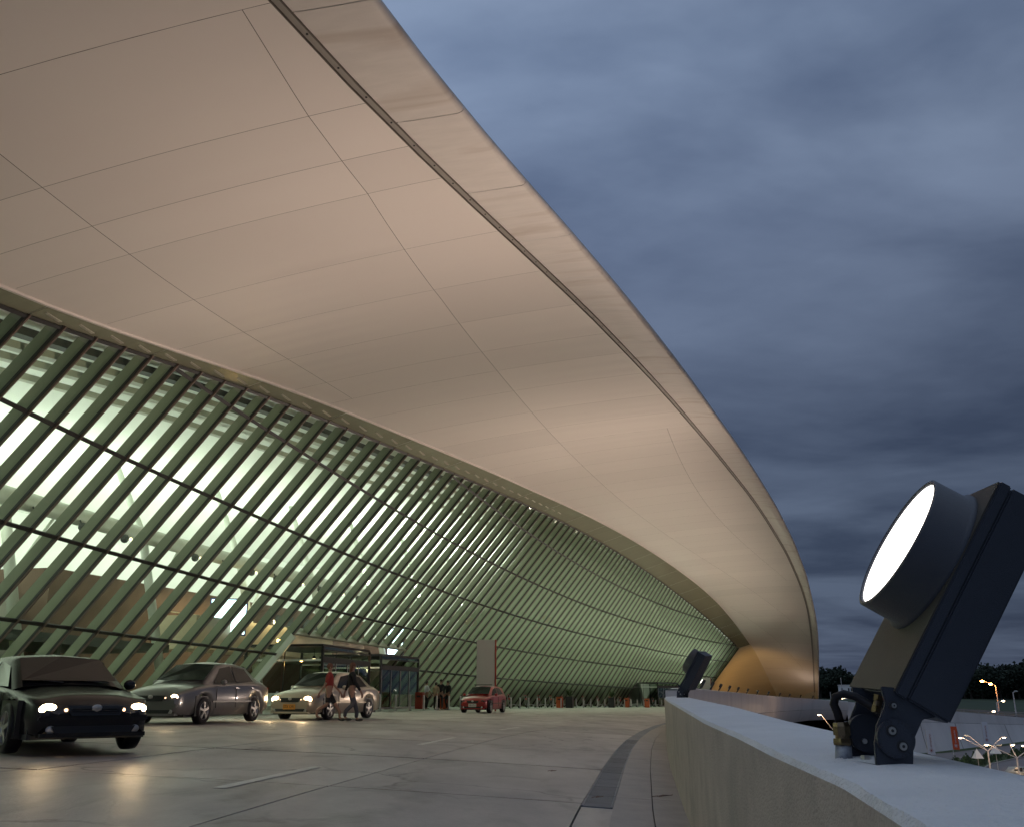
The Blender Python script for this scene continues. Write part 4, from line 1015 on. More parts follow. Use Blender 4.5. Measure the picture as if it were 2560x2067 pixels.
def trolley(p, rz, label, first=None):
    rt = thing('luggage_trolley', label, 'trolley', p, rz, 'luggage trolleys parked behind the bollards')
    m_ = MB(); m_.beam((-.28, 0, .3), (-.28, .85, .22), .03, .03); m_.beam((.28, 0, .3), (.28, .85, .22), .03, .03); m_.beam((-.28, 0, .3), (-.28, -.1, 1.0), .03, .03); m_.beam((.28, 0, .3), (.28, -.1, 1.0), .03, .03); m_.beam((-.28, .85, .22), (.28, .85, .22), .03, .03); m_.beam((-.28, .3, .28), (.28, .3, .28), .03, .03); m_.beam((-.28, 0, .3), (-.25, .1, .12), .03, .03); m_.beam((.28, 0, .3), (.25, .1, .12), .03, .03)
    m_.build('frame', M_bollard, rt)
    MB().cyl((-.3, -.1, 1.02), (.3, -.1, 1.02), .03, 8).build('handle', M_red, rt)
    MB().box((0, -.03, .72), (.46, .02, .16)).build('sign_plate', M_red, rt)
    for x, y in ((-.25, .1), (.25, .1), (0, .8)): MB().cyl((x - .02, y, .07), (x + .02, y, .07), .07, 10).build('wheel', M_rubber, rt)
    return rt
tr0 = None
for i, (kk, side) in enumerate([(36.0, 'first'), (39.5, 'second'), (42.2, 'third'), (44.4, 'fourth'), (46.5, 'fifth'), (48.6, 'sixth'), (52.6, 'seventh'), (55.5, 'eighth'), (58.0, 'ninth'), (60.2, 'tenth'), (62.2, 'eleventh'), (65.5, 'twelfth'), (67.6, 'thirteenth')]):
    p = P(kk, 4.6, 0); p.z = gz(p.x, p.y) + .025; rz = -F(kk)[2] - R(90)
    lab = 'luggage trolley with red handle behind the bollards, %s from the left' % side
    if tr0 is None: tr0 = trolley(p, rz, lab)
    else: dup(tr0, p, rz, lab)
def totem(px_, Y, w, h, label, rz=-.06):
    p = gpt(px_, Y); rt = thing('totem_sign', label, 'sign', p, rz)
    MB().box((0, 0, h / 2 + .1), (w, .18, h - .2)).build('panel', M_grey, rt, bevel=.01)
    MB().box((w / 2 + .04, 0, h / 2), (.075, .20, h)).build('red_edge', M_red, rt)
    MB().box((0, -.095, h * .47), (w * .78, .012, h * .42)).build('inset_panel', M_grey, rt)
    MB().box((-.10, -.1, .62), (w * .48, .02, .42)).build('notice_frame', M_dark, rt)
    for q in range(4): MB().box((-.10, -.113, .50 + q * .08), (w * .42, .006, .012)).build('notice_line', M_grey, rt)
totem(1214, 56, 1.08, 4.05, 'tall pale grey totem with a red right edge, rising behind the small red car')
totem(1768, 118, .95, 3.6, 'distant grey totem sign with a red right edge near the golden end wall')

# ================================================================== CARS
def text_mesh(name, cu):
    t_ = bpy.data.objects.new(name, cu); me = bpy.data.meshes.new_from_object(t_); bpy.data.objects.remove(t_)
    o = bpy.data.objects.new(name, me); COL.objects.link(o); return o
def car(label, loc, fwd, paint, plate=None, platecol=None, hatch=False, Lh=4.50, Hh=1.47, Wd=1.70, lit=(1, 1), power=40, name='car', rail=False):
    rz = math.atan2(-fwd[0], fwd[1])
    rt = thing(name, label, 'car', loc, rz)
    hl = Lh / 2; wb = 1.30 if Lh > 4.2 else 1.18; wr = .31; hw = Wd / 2
    # profile: y from rear (-) to front (+): (y, sill, belt, deck, halfwidth)
    if not hatch: prof = [(-hl, .42, .74, .80, .70), (-hl + .06, .30, .84, .98, .78), (-hl + .35, .24, .90, 1.05, .82), (-1.5, .22, .92, 1.07, .84), (-.9, .20, .93, 1.00, .85), (0, .19, .92, .98, .85), (.8, .20, .89, .96, .85), (1.05, .22, .87, .955, .84), (1.5, .22, .82, .90, .83), (hl - .25, .22, .72, .80, .78), (hl - .07, .24, .66, .70, .70), (hl, .34, .56, .60, .60)]
    else: prof = [(-hl, .40, .80, .92, .72), (-hl + .06, .28, .88, 1.02, .78), (-hl + .3, .24, .90, 1.02, .80), (-1.3, .22, .91, 1.0, .81), (-.8, .20, .91, .98, .82), (0, .19, .90, .97, .82), (.7, .20, .88, .95, .82), (.9, .22, .86, .94, .81), (1.3, .22, .80, .87, .80), (hl - .25, .22, .72, .79, .75), (hl - .07, .24, .64, .70, .68), (hl, .34, .54, .58, .58)]
    pr_ = np.array(prof); sx = hw / .85; sz = Hh / 1.47
    ys = sorted(set([round(v, 3) for v in list(pr_[:, 0]) + [s * wb + d for s in (-1, 1) for d in (-.40, -.37, -.33, -.26, -.18, -.09, 0, .09, .18, .26, .33, .37, .40)] if -hl <= v <= hl]))
    rws = []
    for y in ys:
        sill, belt, deck, w = [float(np.interp(y, pr_[:, 0], pr_[:, c])) for c in (1, 2, 3, 4)]
        w *= sx; belt *= sz; deck *= sz; zb = sill
        arch = 0
        for s in (-1, 1):
            d = abs(y - s * wb)
            if d < .375: zb = max(zb, .30 + math.sqrt(max(0, .375 ** 2 - d * d))); arch = 1
        zm = zb + (belt - zb) * .5
        half = [(w * .90, zb - .0), (w * .985, zb + .03), (w * 1.0, min(zm, belt - .06)), (w * .985, belt - .03), (w * .95, belt + .03), (w * .80, deck - .03), (w * .45, deck + .012), (0, deck + .025)]
        rws.append([(x, y, z) for x, z in half] + [(-x, y, z) for x, z in half[-2::-1]])
    m_ = MB(); m_.grid(rws); n_ = len(rws[0])
    m_.add(rws[0], [tuple(range(n_))]); m_.add(rws[-1], [tuple(range(n_ - 1, -1, -1))])
    m_.build('body', paint, rt, smooth=True)
    MB().box((0, 0, .26), (Wd * .86, Lh * .9, .16)).build('underbody', M_dark, rt)
    for s in (-1, 1):
        for e_ in (-1, 1): MB().box((s * (hw - .20), e_ * wb, .42), (.34, .76, .46)).build('wheel_well', M_black, rt)
    # greenhouse
    if not hatch: gp = [(-1.72, 1.045, .66), (-1.05, 1.40, .58), (-.5, 1.465, .565), (.05, 1.46, .565), (.38, 1.40, .58), (1.12, .955, .70)]
    else: gp = [(-hl + .10, 1.0, .68), (-hl + .42, 1.38, .60), (-.6, 1.43, .58), (.0, 1.425, .58), (.30, 1.37, .59), (1.0, .945, .70)]
    gp = [(y, z * sz, w * sx) for y, z, w in gp]
    def belt_at(y): return float(np.interp(y, pr_[:, 0], pr_[:, 2])) * sz
    def wid_at(y): return float(np.interp(y, pr_[:, 0], pr_[:, 4])) * sx * .93
    rws = []
    for y, z, w in gp:
        wbse = wid_at(y); zb = min(belt_at(y) + .03, z)
        rws.append([(wbse, y, zb), (w + .03, y, z - .05 if z - .05 > zb else zb), (w * .85, y, z - .005), (0, y, z + .025), (-w * .85, y, z - .005), (-w - .03, y, z - .05 if z - .05 > zb else zb), (-wbse, y, zb)])
    m_ = MB(); m_.grid(rws); m_.build('roof', paint, rt, smooth=True)
    M_cg = MATS['car_glass']
    def quadpane(nm, pts, off):
        m_ = MB(); o_ = Vector(off); q = [Vector(p) + o_ for p in pts]; m_.add(q, [tuple(range(len(q)))]); return m_.build(nm, M_cg, rt)
    A, B = gp[-1], gp[-2]; 
    quadpane('windscreen', [(-A[2] * .90, A[0] - .06, A[1] + .045), (A[2] * .90, A[0] - .06, A[1] + .045), (B[2] * .93, B[0] + .03, B[1] - .02), (0, B[0] + .05, B[1] + .012), (-B[2] * .93, B[0] + .03, B[1] - .02)], (0, .022, .026))
    A, B = gp[0], gp[1]
    quadpane('rear_window', [(A[2] * .88, A[0] + .05, A[1] + .04), (-A[2] * .88, A[0] + .05, A[1] + .04), (-B[2] * .92, B[0] - .03, B[1] - .02), (B[2] * .92, B[0] - .03, B[1] - .02)], (0, -.022, .024))
    for s in (-1, 1):
        def sp(y, t):
            z_ = float(np.interp(y, [g[0] for g in gp], [g[1] for g in gp])) - .06; w_ = float(np.interp(y, [g[0] for g in gp], [g[2] for g in gp])) + .03; zb = belt_at(y) + .06
            zz = zb + (z_ - zb) * t; return (s * (wid_at(y) + (w_ - wid_at(y)) * max(0, t) + .012), y, zz)
        quadpane('side_window', [sp(.86, .04), sp(.36, .93), sp(-.18, .95), sp(-.18, .0)], (0, 0, 0))
        quadpane('side_window', [sp(-.26, .0), sp(-.26, .95), sp(-.92, .90), sp(-1.22, .12)], (0, 0, 0))
        MB().sphere((s * (hw + .09), .62, .97 * sz), .10, 8, 5, (.9, .6, .75)).build('wing_mirror', paint, rt, smooth=True)
        for y_ in (-.35, -1.22): MB().box((s * (wid_at(y_) / .93 + .012), y_ + .12, .84 * sz), (.025, .17, .03)).build('door_handle', paint, rt)
        for y_ in (.78, -.22, -1.1):
            MB().box((s * (wid_at(y_) / .93 + .0035), y_, .60 * sz), (.012, .012, .46 if y_ > -1 else .28)).build('door_gap', M_black, rt)
        MB().box((s * (hw + .004), -.05, .52 * sz), (.02, 2.0, .035)).build('side_moulding', M_dark if hatch else paint, rt)
        for e_ in (-1, 1):
            wh = MB(); n_ = 24; c = Vector((s * (hw - .09), e_ * wb, wr))
            prof_t = [(.20, -.09), (.27, -.10), (.305, -.08), (wr, -.03), (wr, .03), (.305, .08), (.27, .10), (.20, .09)]
            wh.grid([[c + Vector((x_, r_ * math.cos(2 * math.pi * i / n_), r_ * math.sin(2 * math.pi * i / n_))) for i in range(n_ + 1)] for r_, x_ in prof_t])
            w_ = wh.build('wheel', M_rubber, rt, smooth=True)
            m_ = MB()
            for q_ in range(5):
                a_ = 2 * math.pi * q_ / 5 + .3; d_ = Vector((0, math.cos(a_), math.sin(a_))); m_.beam(c + Vector((s * .085, 0, 0)), c + d_ * .20 + Vector((s * .08, 0, 0)), .05, .03, up=(1, 0, 0))
            m_.cyl(c + Vector((s * .06, 0, 0)), c + Vector((s * .095, 0, 0)), .05, 12)
            rg = [[c + Vector((s * x_, r_ * math.cos(2 * math.pi * i / n_), r_ * math.sin(2 * math.pi * i / n_))) for i in range(n_ + 1)] for r_, x_ in ((.19, .06), (.205, .095), (.215, .085))]
            m_.grid(rg); m_.build('rim', M_bolt, w_)
            MB().cyl(c + Vector((s * .02, 0, 0)), c + Vector((s * .05, 0, 0)), .19, 16).build('brake_disc', M_dark, w_)
    fy = hl
    # headlights (s=+1 is the car's right)
    for s in (-1, 1):
        on = lit[0] if s < 0 else lit[1]
        pts = [(s * .42 * sx, fy - .115, .66 * sz), (s * .70 * sx, fy - .30, .72 * sz), (s * .74 * sx, fy - .30, .64 * sz), (s * .66 * sx, fy - .12, .55 * sz), (s * .44 * sx, fy - .03, .55 * sz)]
        hlm = MATS['headlight_glass']
        hd = MB().poly([Vector(p) + Vector((0, .035, .0)) for p in pts], (0, -.03, 0)).build('headlight', hlm, rt)
        c = Vector((s * .56 * sx, fy - .065, .615 * sz))
        MB().sphere(c, .085 if power < 50 else .11, 12, 8, (1.3, .45, .8)).build('bulb', [M_dark, MATS['headlamp_dim'], MATS['headlamp_on']][on], hd)
        if on == 2: spot(rt, c + Vector((0, .10, 0)), (0, 1, -.06), power, 70, .7, (1, .70, .38), .06, 'headlight_beam')
        if on: MB().sphere((s * .36 * sx, fy - .02, .60 * sz), .025, 8, 5).build('parking_light', MATS['headlamp_dim'], hd)
        tl = MB().box((s * (hw - .19), -hl + .065, .80 * sz), (.20, .06, .14)).build('taillight', MATS['taillight'], rt)
        MB().sphere((s * .52 * sx, fy + .0, .30), .05, 8, 5, (1.2, .3, 1)).build('fog_lamp', M_bolt, rt)
    MB().poly([(-.36 * sx, fy - .02, .66 * sz), (.36 * sx, fy - .02, .66 * sz), (.30 * sx, fy + .02, .53 * sz), (-.30 * sx, fy + .02, .53 * sz)], (0, .02, 0)).build('grille', M_black, rt)
    for q_ in range(3): MB().box((0, fy + .035, (.56 + .033 * q_) * sz), (.60 * sx, .012, .010)).build('grille_bar', M_dark, rt)
    MB().poly([(-.52 * sx, fy - .0, .34), (.52 * sx, fy - .0, .34), (.46 * sx, fy + .01, .24), (-.46 * sx, fy + .01, .24)], (0, .02, 0)).build('lower_intake', M_black, rt)
    MB().box((0, fy - .04, .235), (1.30 * sx, .16, .05)).build('front_lip', paint, rt)
    MB().box((0, fy - .01, .43), (1.36 * sx, .09, .07)).build('bumper', paint, rt, bevel=.02)
    MB().box((0, -hl + .02, .50), (1.4 * sx, .14, .18)).build('rear_bumper', paint, rt, bevel=.02)
    MB().sphere((0, fy + .035, .63 * sz), .055, 12, 6, (1.2, .25, .8)).build('badge', M_bolt, rt)
    if plate:
        pp = MB().box((0, fy + .052, .40), (.42, .015, .15)).build('number_plate', platecol, rt)
        cu = bpy.data.curves.new('plate_text', 'FONT'); cu.body = plate; cu.size = .115; cu.align_x = 'CENTER'; cu.align_y = 'CENTER'; cu.extrude = .002
        to = text_mesh('plate_text', cu); to.parent = pp; to.location = (0, fy + .0625, .40); to.rotation_euler = (R(90), 0, math.pi); to.scale = (.82, 1, 1); to.data.materials.clear(); to.data.materials.append(M_dark)
    if rail: MB().beam((-.55 * sx, .10, Hh + .03), (.55 * sx, .10, Hh + .03), .05, .04).build('roof_rack', M_dark, rt); 
    m_ = MB(); m_.beam((-.5, .99, 1.0 * sz), (.05, .88, 1.06 * sz), .015, .015); m_.beam((.1, .99, 1.0 * sz), (.55, .88, 1.06 * sz), .015, .015); m_.build('wiper', M_black, rt)
    # seats and dashboard seen through the glass
    for s in (-1, 1): MB().box((s * .34, -.25, .95 * sz), (.42, .14, .55)).build('seat', M_dark, rt, bevel=.05)
    return rt
m = mat('car_glass', (.010, .014, .013), .10, 0, spec=.22)
mat('headlight_glass', (.35, .35, .36), .12, .6)
emis('headlamp_on', (1.0, .72, .38), 38.0); emis('headlamp_dim', (1.0, .62, .35), 3.5)
mat('taillight', (.35, .02, .01), .2, emit=(1, .08, .02), estr=.06)
P_silver = mat('silver_paint', (.17, .165, .165), .28, .55, coat=.6)
P_beige = mat('beige_paint', (.52, .44, .33), .28, .35, coat=.6)
P_red = mat('red_car_paint', (.32, .015, .016), .30, .1, coat=.6)
P_dark = mat('dark_car_paint', (.010, .009, .011), .25, 0, spec=.4)
P_grey = mat('grey_green_paint', (.20, .215, .20), .28, .4, coat=.5)
Pl_orange = mat('orange_plate', (.75, .33, .05), .5); Pl_white = mat('white_plate', (.7, .68, .62), .5)
def gl(x, y, dz=.0): return (x, y, gz(x, y) + dz)
car('silver saloon car facing left with one headlight lit, standing at the kerb', gl(-7.97, 24.5), (-.20, -.98), P_silver, lit=(2, 1), power=30)
car('beige taxi saloon with both headlights shining and an orange number plate', gl(-6.04, 31.3), (-.32, -.947), P_beige, 'STX 1291', Pl_orange, lit=(2, 2), power=130)
car('small red hatchback with a roof rack, parked in front of the grey totem', gl(-1.52, 51.3), (-.275, -.96), P_red, 'SBB 4716', Pl_white, hatch=True, Lh=3.75, Hh=1.40, Wd=1.58, lit=(0, 0), rail=True)
car('black car passing at the left edge of the picture with its headlights on', gl(-6.75, 13.9), (.66, -.75), P_dark, hatch=True, Lh=4.3, Hh=1.30, Wd=1.68, lit=(2, 2), power=10)

# ================================================================== PEOPLE
def skinned(name, chains, m, parent, sub=1):
    """chains: list of lists of (point, radius); chains starting at an existing point join it"""
    verts = []; edges = []; rad = []; idx = {}
    def vid(p, r):
        key = tuple(round(c, 4) for c in p)
        if key not in idx: idx[key] = len(verts); verts.append(key); rad.append(r)
        return idx[key]
    for ch in chains:
        prev = None
        for p, r in ch:
            i = vid(p, r)
            if prev is not None and prev != i: edges.append((prev, i))
            prev = i
    me = bpy.data.meshes.new(name); me.from_pydata(verts, edges, [])
    o = bpy.data.objects.new(name, me); COL.objects.link(o); o.parent = parent; me.materials.append(m)
    sk = o.modifiers.new('skin', 'SKIN'); sk.use_smooth_shade = True
    me.skin_vertices.new() if not me.skin_vertices else None
    for i, r in enumerate(rad): me.skin_vertices[0].data[i].radius = (r, r)
    me.skin_vertices[0].data[0].use_root = True
    if sub: s_ = o.modifiers.new('sub', 'SUBSURF'); s_.levels = sub; s_.render_levels = sub
    return o
M_skin = mat('skin', (.30, .17, .115), .6); M_hairb = mat('hair_dark', (.02, .014, .01), .7); M_hairr = mat('hair_auburn', (.11, .045, .025), .7)
M_blackc = mat('cloth_black', (.012, .012, .014), .9); M_redc = mat('cloth_red', (.24, .03, .025), .9); M_jean = mat('cloth_denim', (.08, .08, .09), .9); M_whitec = mat('cloth_white', (.55, .57, .60), .9); M_brownc = mat('cloth_brown', (.12, .07, .04), .9); M_shoe = mat('shoe', (.03, .025, .02), .5); M_tan = mat('cloth_tan', (.30, .24, .15), .9)
def person(label, loc, rz, H=1.72, top=M_blackc, legs=M_jean, hair=M_hairb, stride=0.0, arm=(0.1, 0.1), short_legs=False, bag=False, long_hair=False, sleeves=False, grp=None):
    rt = thing('person', label, 'person', loc, rz, grp)
    k = H / 1.72
    def v(x, y, z): return (x * k, y * k, z * k)
    hip = .90; hx = .095
    fl = stride * .42; bl = -stride * .36
    legsC = []; bodyleg = []
    for s, fy, lift in ((-1, fl, 0), (1, bl, .07 * abs(stride))):
        kneey = fy * .45 + .05 + (.07 if lift else 0)
        a = [(v(0, 0, hip), .125 * k), (v(s * hx, 0, hip - .07), .095 * k), (v(s * hx * 1.05, kneey, .50), .062 * k), (v(s * hx, fy, .27 + lift), .055 * k), (v(s * hx, fy - .01, .09 + lift), .038 * k), (v(s * hx * 1.1, fy + .12, .045 + lift * .6), .036 * k)]
        bodyleg.append(a)
    neck = [(v(0, 0, hip), .125 * k), (v(0, .01, 1.08), .120 * k), (v(0, .0, 1.28), .140 * k), (v(0, -.01, 1.42), .090 * k), (v(0, 0, 1.49), .052 * k), (v(0, .012, 1.545), .062 * k), (v(0, .015, 1.615), .082 * k), (v(0, .008, 1.67), .062 * k)]
    arms = []
    for s, sw in ((-1, arm[0]), (1, arm[1])):
        a = [(v(0, -.01, 1.42), .09 * k), (v(s * .175, 0, 1.395), .058 * k), (v(s * .225, sw * .35, 1.13), .042 * k), (v(s * .235, sw * .95 + .04, .90), .032 * k), (v(s * .235, sw * 1.15 + .05, .82), .030 * k), (v(s * .235, sw * 1.2 + .05, .765), .030 * k)]
        arms.append(a)
        for fi, (dx, dy, dl) in enumerate(((0, -.022, .075), (0, -.007, .085), (0, .008, .08), (0, .022, .065), (-s * .02, .03, .045))):
            h = a[-1][0]; arms.append([a[-1], ((h[0] + dx * .5, h[1] + dy, h[2] - .02 * k), .010 * k), ((h[0] + dx - s * .006, h[1] + dy * 1.1, h[2] - dl * k), .008 * k)])
    skinned('body', [neck] + bodyleg + arms, M_skin, rt)
    # clothes
    tops = [[(v(0, 0, hip + .02), .135 * k), (v(0, .01, 1.08), .135 * k), (v(0, 0, 1.28), .155 * k), (v(0, -.01, 1.42), .105 * k)]]
    for s, sw in ((-1, arm[0]), (1, arm[1])):
        c = [(v(0, -.01, 1.42), .105 * k), (v(s * .178, 0, 1.395), .070 * k), (v(s * .225, sw * .35, 1.13), .056 * k)]
        if sleeves: c.append((v(s * .235, sw * .95 + .04, .90), .044 * k))
        tops.append(c)
    skinned('shirt', tops, top, rt)
    tl = [[(v(0, 0, hip + .06), .130 * k), (v(0, 0, hip - .02), .135 * k)]]
    for a in bodyleg:
        c = [(v(0, 0, hip - .02), .135 * k), (a[1][0], .108 * k), (a[2][0], .076 * k)]
        if not short_legs: c += [(a[3][0], .068 * k), (a[4][0], .056 * k)]
        tl.append(c)
    skinned('trousers', tl, legs, rt)
    for a in bodyleg:
        p = Vector(a[5][0]); MB().sphere(p + Vector((0, -.03, 0)), .05 * k, 8, 5, (.95, 2.6, .85)).build('shoe', M_shoe, rt, smooth=True)
    hd = Vector(v(0, .010, 1.63)); h = MB().sphere(hd + Vector((0, -.018, .028)) * k, .105 * k, 12, 7, (.92, 1.0, .98)).build('hair', hair, rt, smooth=True)
    if long_hair: MB().sphere(hd + Vector((0, -.065, -.09)) * k, .10 * k, 10, 6, (.9, .6, 1.5)).build('hair_length', hair, rt, smooth=True)
    m_ = MB()   # face: nose, eyes, mouth, ears
    f = hd + Vector((0, .088, -.01)) * k; MB().sphere(f + Vector((0, .012, -.012)) * k, .014 * k, 6, 4, (.8, 1, 1.4)).build('nose', M_skin, rt)
    for s in (-1, 1):
        MB().sphere(f + Vector((s * .032, -.008, .008)) * k, .010 * k, 6, 4).build('eye', M_dark, rt)
        MB().sphere(hd + Vector((s * .088, 0, -.012)) * k, .022 * k, 6, 4, (.4, .8, 1.2)).build('ear', M_skin, rt)
    MB().box(f + Vector((0, -.004, -.048)) * k, (.045 * k, .01 * k, .008 * k)).build('mouth', M_redc, rt)
    if bag: MB().box(v(.30, .02, .62), (.12, .34, .26)).build('handbag', M_brownc, rt, bevel=.03)
    return rt
def gp_(x, y): return (x, y, gz(x, y))
person('person in a red top and dark shorts walking past the beige taxi', gp_(-5.52, 28.75), R(-80), 1.64, M_redc, M_blackc, M_hairr, .9, (.3, -.3), short_legs=True)
person('person with auburn hair in a black top and grey cropped trousers beside the taxi', gp_(-4.86, 28.9), R(-70), 1.68, M_blackc, M_jean, M_hairr, .5, (-.2, .2), long_hair=True, sleeves=True)
person('person in a white shirt standing by the red bin outside the smaller lobby', gp_(-5.45, 60.8), R(-60), 1.72, M_whitec, M_blackc, M_hairb, 0, (.35, .3))
person('person with a tan top in the group of dark figures, leftmost of them', gp_(-4.80, 60.2), R(-20), 1.64, M_tan, M_blackc, M_hairb, 0, (.3, .05), bag=False)
person('tall person dressed in black, middle of the dark group by the bollards', gp_(-4.50, 60.3), R(170), 1.82, M_blackc, M_blackc, M_hairb, 0, (.1, .1), sleeves=True)
person('person dressed in black at the right of the dark group beside the orange bin', gp_(-4.08, 60.6), R(150), 1.76, M_blackc, M_blackc, M_hairb, 0.1, (.1, .2), sleeves=True)
person('dark figure by the glass above the black car, the left one', gp_(-15.3, 32.8), R(100), 1.72, M_blackc, M_blackc, M_hairb, .2, sleeves=True)
person('dark figure by the glass above the black car, the right one', gp_(-14.5, 33.4), R(80), 1.70, M_blackc, M_blackc, M_hairb, .2, sleeves=True)
# ================================================================== LOWER CAR PARK, BANNERS, LAMPS
def lowpt(px_, D, dz=.03):
    x = (px_ - 1280) / 2281 * .956 * D; return Vector((x, D, zl(x, D) + dz))
car('grey-green people carrier in the lower car park at the right edge', tuple(lowpt(2535, 112)), (.85, -.52), P_grey, 'SBC 2204', Pl_white, hatch=True, Lh=4.3, Hh=1.62, Wd=1.75, lit=(0, 0))
car('dark hatchback driving in the lower car park with a light on, behind the lamp bracket', tuple(lowpt(2300, 138)), (.96, -.28), P_dark, hatch=True, Lh=4.0, Hh=1.45, Wd=1.65, lit=(1, 1))
def banner(px_, D, m, mt, label, h=4.3):
    p = lowpt(px_, D); rt = thing('banner', label, 'banner', p, .05, 'banners along the ramp wall')
    MB().cyl((-.55, 0, 0), (-.55, 0, h + .15), .05, 8).build('pole', M_pole, rt)
    b_ = MB().poly([(-.5, 0, .75), (.62, 0, .70), (.55, .0, h), (-.5, 0, h + .02)], (0, .02, 0)).build('cloth', m, rt)
    cx_ = .05; z0 = 1.35
    MB().cyl((cx_, -.012, z0), (cx_, -.004, z0), .13, 10).build('emblem_centre', mt, b_)
    for q_ in range(8):
        a_ = 2 * math.pi * q_ / 8; d_ = Vector((math.cos(a_), 0, math.sin(a_))); MB().beam(Vector((cx_, -.012, z0)) + d_ * .14, Vector((cx_, -.012, z0)) + d_ * .33, .05, .01, up=(0, 1, 0)).build('emblem_ray', mt, b_)
    cu = bpy.data.curves.new('banner_text', 'FONT'); cu.body = 'aeropuerto'; cu.size = .42; cu.align_x = 'CENTER'; cu.align_y = 'CENTER'; cu.extrude = .004
    to = text_mesh('banner_text', cu); to.parent = b_; to.location = (cx_, -.02, 2.75); to.rotation_euler = (R(90), R(-90), 0); to.data.materials.clear(); to.data.materials.append(mt)
M_ban_o = mat('banner_orange', (.70, .10, .03), .7); M_ban_w = mat('banner_white', (.66, .66, .70), .7); M_bt = mat('banner_print', (.35, .12, .10), .7)
banner(2310, 148, M_ban_w, M_bt, 'white banner on a pole just right of the floodlight bracket')
banner(2372, 158, M_ban_o, M_ban_w, 'orange banner with white print in front of the ramp wall, the left one')
banner(2450, 168, M_ban_w, M_bt, 'white banner between the two orange banners')
banner(2556, 165, M_ban_o, M_ban_w, 'orange banner at the right edge of the picture')
def ylamp(px_, D, h, arms, label):
    p = lowpt(px_, D); rt = thing('parking_lamp', label, 'street lamp', p, 0, 'branching lamps in the car park')
    f = h * .74
    MB().tube([(0, 0, 0), (-.0, 0, f)], [.10, .07], 8).build('pole', M_pole, rt)
    MB().cyl((0, 0, 0), (0, 0, .08), .25, 10).build('foot', M_dark, rt)
    for (dx, dy, dz, on) in arms:
        e_ = Vector((dx, dy, f + dz)); am = MB().tube([(0, 0, f), e_], [.045, .03], 6).build('arm', M_pole, rt)
        hd = e_ + Vector((.28 * (1 if dx > 0 else -1 if dx < 0 else 0), 0, .04))
        MB().sphere(hd, .27, 10, 6, (1.15, .6, .35)).build('lamp_head', M_grey, am, smooth=True)
        if on:
            MB().sphere(hd + Vector((-.02, -.05, -.07)), .19, 10, 5, (1.0, .6, .26)).build('lens', M_street, am)
            point(rt, hd + Vector((0, 0, -.35)), 190, (1, .68, .42), .25)
ylamp(2449, 108, 4.7, [(-2.35, .5, 1.35, 1), (-1.1, 1.6, 1.5, 0), (1.9, .3, 1.4, 1), (.8, -.5, .55, 0)], 'branching car park lamp, the left one, with a dark head and lit heads')
ylamp(2518, 98, 4.5, [(-2.5, .2, 1.25, 1), (.1, 1.2, 1.2, 1), (2.0, .2, 1.2, 1)], 'branching car park lamp in front of the people carrier')
ylamp(2592, 104, 4.2, [(-1.9, .3, 1.1, 1), (1.5, .3, 1.1, 1)], 'branching car park lamp partly outside the right edge of the picture')
ylamp(2076, 118, 7.0, [(-1.3, .2, 1.9, 1)], 'single lit car park lamp seen low under the viaduct edge')
def pyramid_pole(px_, D, h, label):
    p = lowpt(px_, D); rt = thing('pyramid_marker', label, 'marker', p)
    MB().cyl((0, 0, 0), (0, 0, h), .04, 6).build('pole', M_pole, rt)
    MB().add([(-.5, -.5, h), (.5, -.5, h), (.5, .5, h), (-.5, .5, h), (0, 0, h + 1.1)], [(0, 1, 4), (1, 2, 4), (2, 3, 4), (3, 0, 4), (3, 2, 1, 0)]).build('pyramid_cap', M_white, rt)
pyramid_pole(2422, 116, 2.2, 'thin pole with a white pyramid on top, left of the planting bed')
pyramid_pole(2468, 122, 2.4, 'thin pole with a white pyramid on top, in front of the planting bed')
pyramid_pole(2475, 106, .05, 'white pyramid standing on the ground between the two branching lamps')
# planting bed with a kerb and low shrubs
def bed_pt(t, s):
    x0 = float(np.interp(t, [0, .15, .4, .7, 1], [55, 58.5, 66, 78, 95])); y0 = float(np.interp(t, [0, .15, .4, .7, 1], [116, 128, 140, 151, 162]))
    return Vector((x0 + s * 3.2, y0 - s * 2.6 * (1 if t > .1 else .6), 0))
m_ = MB(); rws = []
for i in range(21):
    t = i / 20; r_ = []
    for s in (-.6, 0, .6): q = bed_pt(t, s * min(1, t * 5 + .15)); r_.append((q.x, q.y, zl(q.x, q.y) + .16))
    rws.append(r_)
m_.grid(rws); m_.build('planting_bed', M_grass, kind='structure')
bk = thing('bed_kerb', 'pale kerb round the planting bed in the car park', 'kerb', (0, 0, 0), local=False)
for s in (-.64, .64):
    for i in range(20):
        q0 = bed_pt(i / 20, s * min(1, i / 20 * 5 + .15)); q1 = bed_pt((i + 1) / 20, s * min(1, (i + 1) / 20 * 5 + .15)); q0.z = zl(q0.x, q0.y) + .12; q1.z = zl(q1.x, q1.y) + .12
        MB().beam(q0, q1, .15, .2).build('kerb_stone', M_kerb, bk)
shr = None; r_ = random.Random(9); 
m_ = MB()
for q_ in range(46):
    a_ = r_.uniform(0, 6.28); e_ = r_.uniform(-.1, 1.4); l_ = r_.uniform(.3, .75); d_ = Vector((math.cos(a_) * math.cos(e_), math.sin(a_) * math.cos(e_), math.sin(e_))); b_ = Vector((0, 0, .15)) + d_ * l_; s_ = Vector((-math.sin(a_), math.cos(a_), .3)) * .13; u_ = Vector((0, 0, .16))
    m_.add([b_ - s_, b_ + u_, b_ + s_, b_ - u_], [(0, 1, 2, 3)])
m_.tube([(0, 0, 0), (0, 0, .5)], .04, 5)
